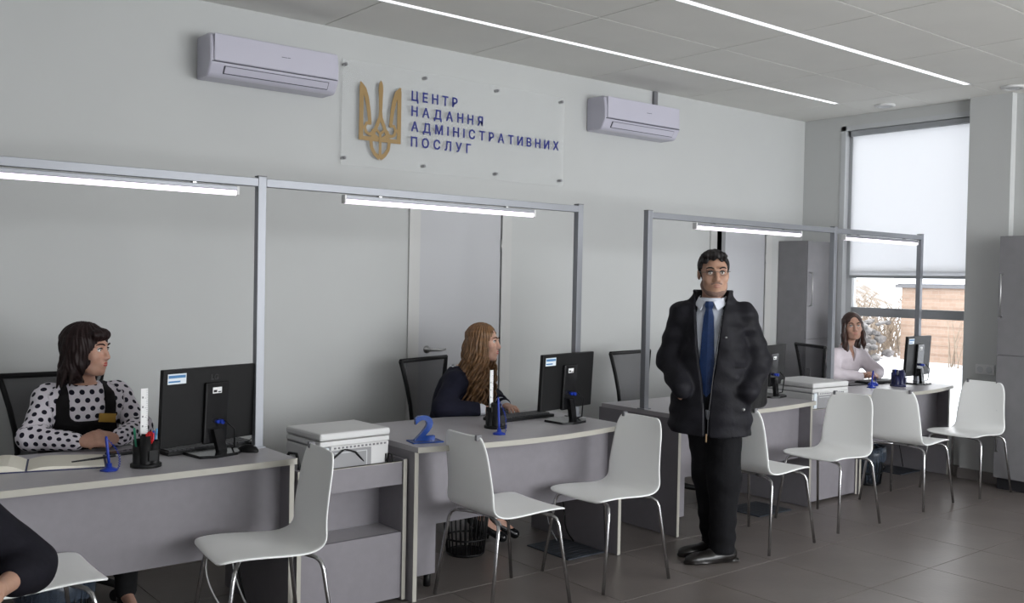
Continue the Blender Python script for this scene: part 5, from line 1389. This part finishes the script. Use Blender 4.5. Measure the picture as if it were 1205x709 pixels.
lo, hi = np.array((4.3, -1.25, 0)), np.array((5.07, -.3, 1.38))
sk3 = skin_mat('skin_w3', (.46, .27, .20)); sdf_obj('body', w3.body, lo, hi, .0055, sk3, p3)
h3.features(p3, sk3, brow=(.03, .02, .015), lip=(.36, .12, .11))
def blouse3(P):
    d = smin(smin(w3.torso(P, .014), w3.arms(P, .018, .014), .03), cap_(P, w3.armj[0][0], w3.armj[1][0], .060, .060), .05)
    Q = w3.tl(P); vn = np.maximum(np.abs(Q[:, 0]) - np.interp(Q[:, 2], [.90, 1.0, 1.05], [.0, .034, .05]), Q[:, 1] + .08)
    return smax(d + wrinkle(P, .0028, 36), -vn, .006)
sdf_obj('blouse', blouse3, lo, hi, .006, cloth('white_blouse', (.66, .60, .64), .8, noise=.04, bump=.15), p3)
def col3(P):
    Q = w3.tl(P) - np.array((0, -.118, 1.005), f32)
    d = np.abs(loft_(Q, np.array([-.04, .0, .04]), np.zeros(3), np.array([-.012, 0, .01]), np.array([.080, .064, .060]), np.array([.078, .064, .058]))) - .005
    return np.maximum(np.maximum(d, np.abs(Q[:, 2]) - .034), -np.maximum(np.abs(Q[:, 0]) - np.interp(Q[:, 2], [-.05, .03], [.010, .030]), Q[:, 1]))
sdf_obj('blouse_collar', col3, lo, hi, .0045, cloth('blouse_collar_white', (.68, .64, .67), .8, noise=.02, bump=.05), p3)
mh3 = mat('hair_dark_brown', (.040, .017, .012), .4, spec=.5, noise=.3, nscale=40)
def hair3(P):
    Q = h3.loc(P); st = .0022 * np.sin(np.arctan2(Q[:, 1], Q[:, 0]) * 34 + Q[:, 2] * 8)
    d = ell_(Q, (0, .022, .040), (.083, .102, .089))
    d = smin(d, loft_(Q, np.array([-.22, -.12, -.05, .0, .06]), np.zeros(5), np.array([.055, .048, .034, .022, .02]), np.array([.080, .088, .088, .086, .08]), np.array([.045, .055, .074, .09, .098])), .02) + st
    d = smax(d, -ell_(Q, (.004, -.096, .0), (.052, .070, .102)), .008); d = smax(d, -ell_(Q, (0, -.085, -.14), (.062, .09, .10)), .012)
    # locks falling over the front of both shoulders
    d = smin(d, chain_(Q, [(-.072, -.02, .02), (-.082, -.035, -.08), (-.080, -.070, -.18), (-.070, -.095, -.29)], [.022, .026, .026, .010], .02) + st, .015)
    d = smin(d, chain_(Q, [(.072, -.02, .02), (.080, -.03, -.07), (.082, -.045, -.15), (.080, -.055, -.20)], [.020, .022, .020, .008], .02) + st, .015)
    return d * h3.s
sdf_obj('hair', hair3, h3.c - .33, h3.c + .18, .004, mh3, p3)
def skirt3(P): return np.maximum(smin(smin(cap_(P, w3.legj[0][0], w3.legj[0][1], .09, .074), cap_(P, w3.legj[1][0], w3.legj[1][1], .09, .074), .06), ell_(w3.tl(P), (0, -.02, .52), (.165, .13, .10)), .05), .43 - P[:, 2])
sdf_obj('skirt', skirt3, lo, hi, .009, cloth('dark_skirt', (.015, .015, .018)), p3)
for l in w3.legj: flat_shoe('shoe', p3, l[2], l[3], M['blackgl'])

# ================= dark-sleeved person at the left edge, seated on a chair that the frame cuts off
px_, py_ = -2.595, -2.40
c = dup(c0); c['label'] = 'white shell chair under the dark-sleeved person cut by the left edge'; c.location = (px_ + .02, py_ + .02, 0); c.rotation_euler = (0, 0, 0)
h4 = Head((px_, py_ - .02, 1.235), (.2, -1, 0), 1.0, fem=False)
w4 = Seated(hip=(px_, py_ + .06), face=(0, -1, 0), lean=.05, w=1.06, dp=1.1, head=h4, neck=np.array((px_, py_ + .03, 1.02)),
    armj=[(np.array((px_ + .17, py_ + .05, .965)), np.array((px_ + .415, py_ - .02, .700)), np.array((px_ + .29, py_ - .215, .70))), (np.array((px_ - .17, py_ + .05, .965)), np.array((px_ - .30, py_ - .03, .70)), np.array((px_ - .185, py_ - .16, .640)))],
    legj=[(np.array((px_ + .10, py_, .53)), np.array((px_ + .14, py_ - .42, .52)), np.array((px_ + .14, py_ - .40, .10)), np.array((px_ + .14, py_ - .54, .04))), (np.array((px_ - .10, py_, .53)), np.array((px_ - .12, py_ - .42, .52)), np.array((px_ - .12, py_ - .40, .10)), np.array((px_ - .12, py_ - .54, .04)))],
    hands=[(np.array((px_ + .28, py_ - .23, .70)), (-.62, -.75, -.15), (.1, -.2, 1), 1, dict(curl=(.3, .4, .3))), (np.array((px_ - .18, py_ - .175, .637)), (.45, -.85, -.2), (-.1, -.2, 1), -1, dict(curl=(.3, .4, .3)))])
p4 = empty('person', (px_, py_ + .06, 0), 0, 'seated person in a dark jacket, only an elbow and hand in frame', 'person')
lo, hi = np.array((px_ - .45, py_ - .70, 0)), np.array((px_ + .56, py_ + .32, 1.42))
sk4 = skin_mat('skin_p4', (.42, .25, .18)); sdf_obj('body', w4.body, lo, hi, .007, sk4, p4); h4.features(p4, sk4)
def hair4(P):
    Q = h4.loc(P); d = ell_(Q, (0, .018, .042), (.082, .098, .088)); d = smax(d, -ell_(Q, (0, -.094, -.01), (.066, .066, .078)), .01); return np.maximum(d, -.05 - Q[:, 2])
sdf_obj('hair', hair4, h4.c - .16, h4.c + .16, .006, M['seatfab'], p4)
def jacket4(P):
    ar = None
    for a in w4.armj:
        cu = a[1] + (a[2] - a[1]) * .38
        e = smin(cap_(P, a[0], a[1], .074, .070), cap_(P, a[1], cu, .070, .062), .03); ar = e if ar is None else np.minimum(ar, e)
    return smin(smin(w4.torso(P, .03), ar, .04), cap_(P, w4.armj[0][0], w4.armj[1][0], .075, .075), .05) + wrinkle(P, .003, 30)
sdf_obj('jacket', jacket4, lo, hi, .007, cloth('dark_jacket', (.007, .0065, .011), .8), p4)
sdf_obj('trousers', lambda P: np.maximum(smin(w4.legs(P, .016), ell_(w4.tl(P), (0, -.02, .53), (.18, .15, .09)), .05), .08 - P[:, 2]), lo, hi, .009, cloth('dark_trousers', (.014, .014, .018)), p4)
for l in w4.legj: flat_shoe('shoe', p4, l[2], l[3], M['black'])
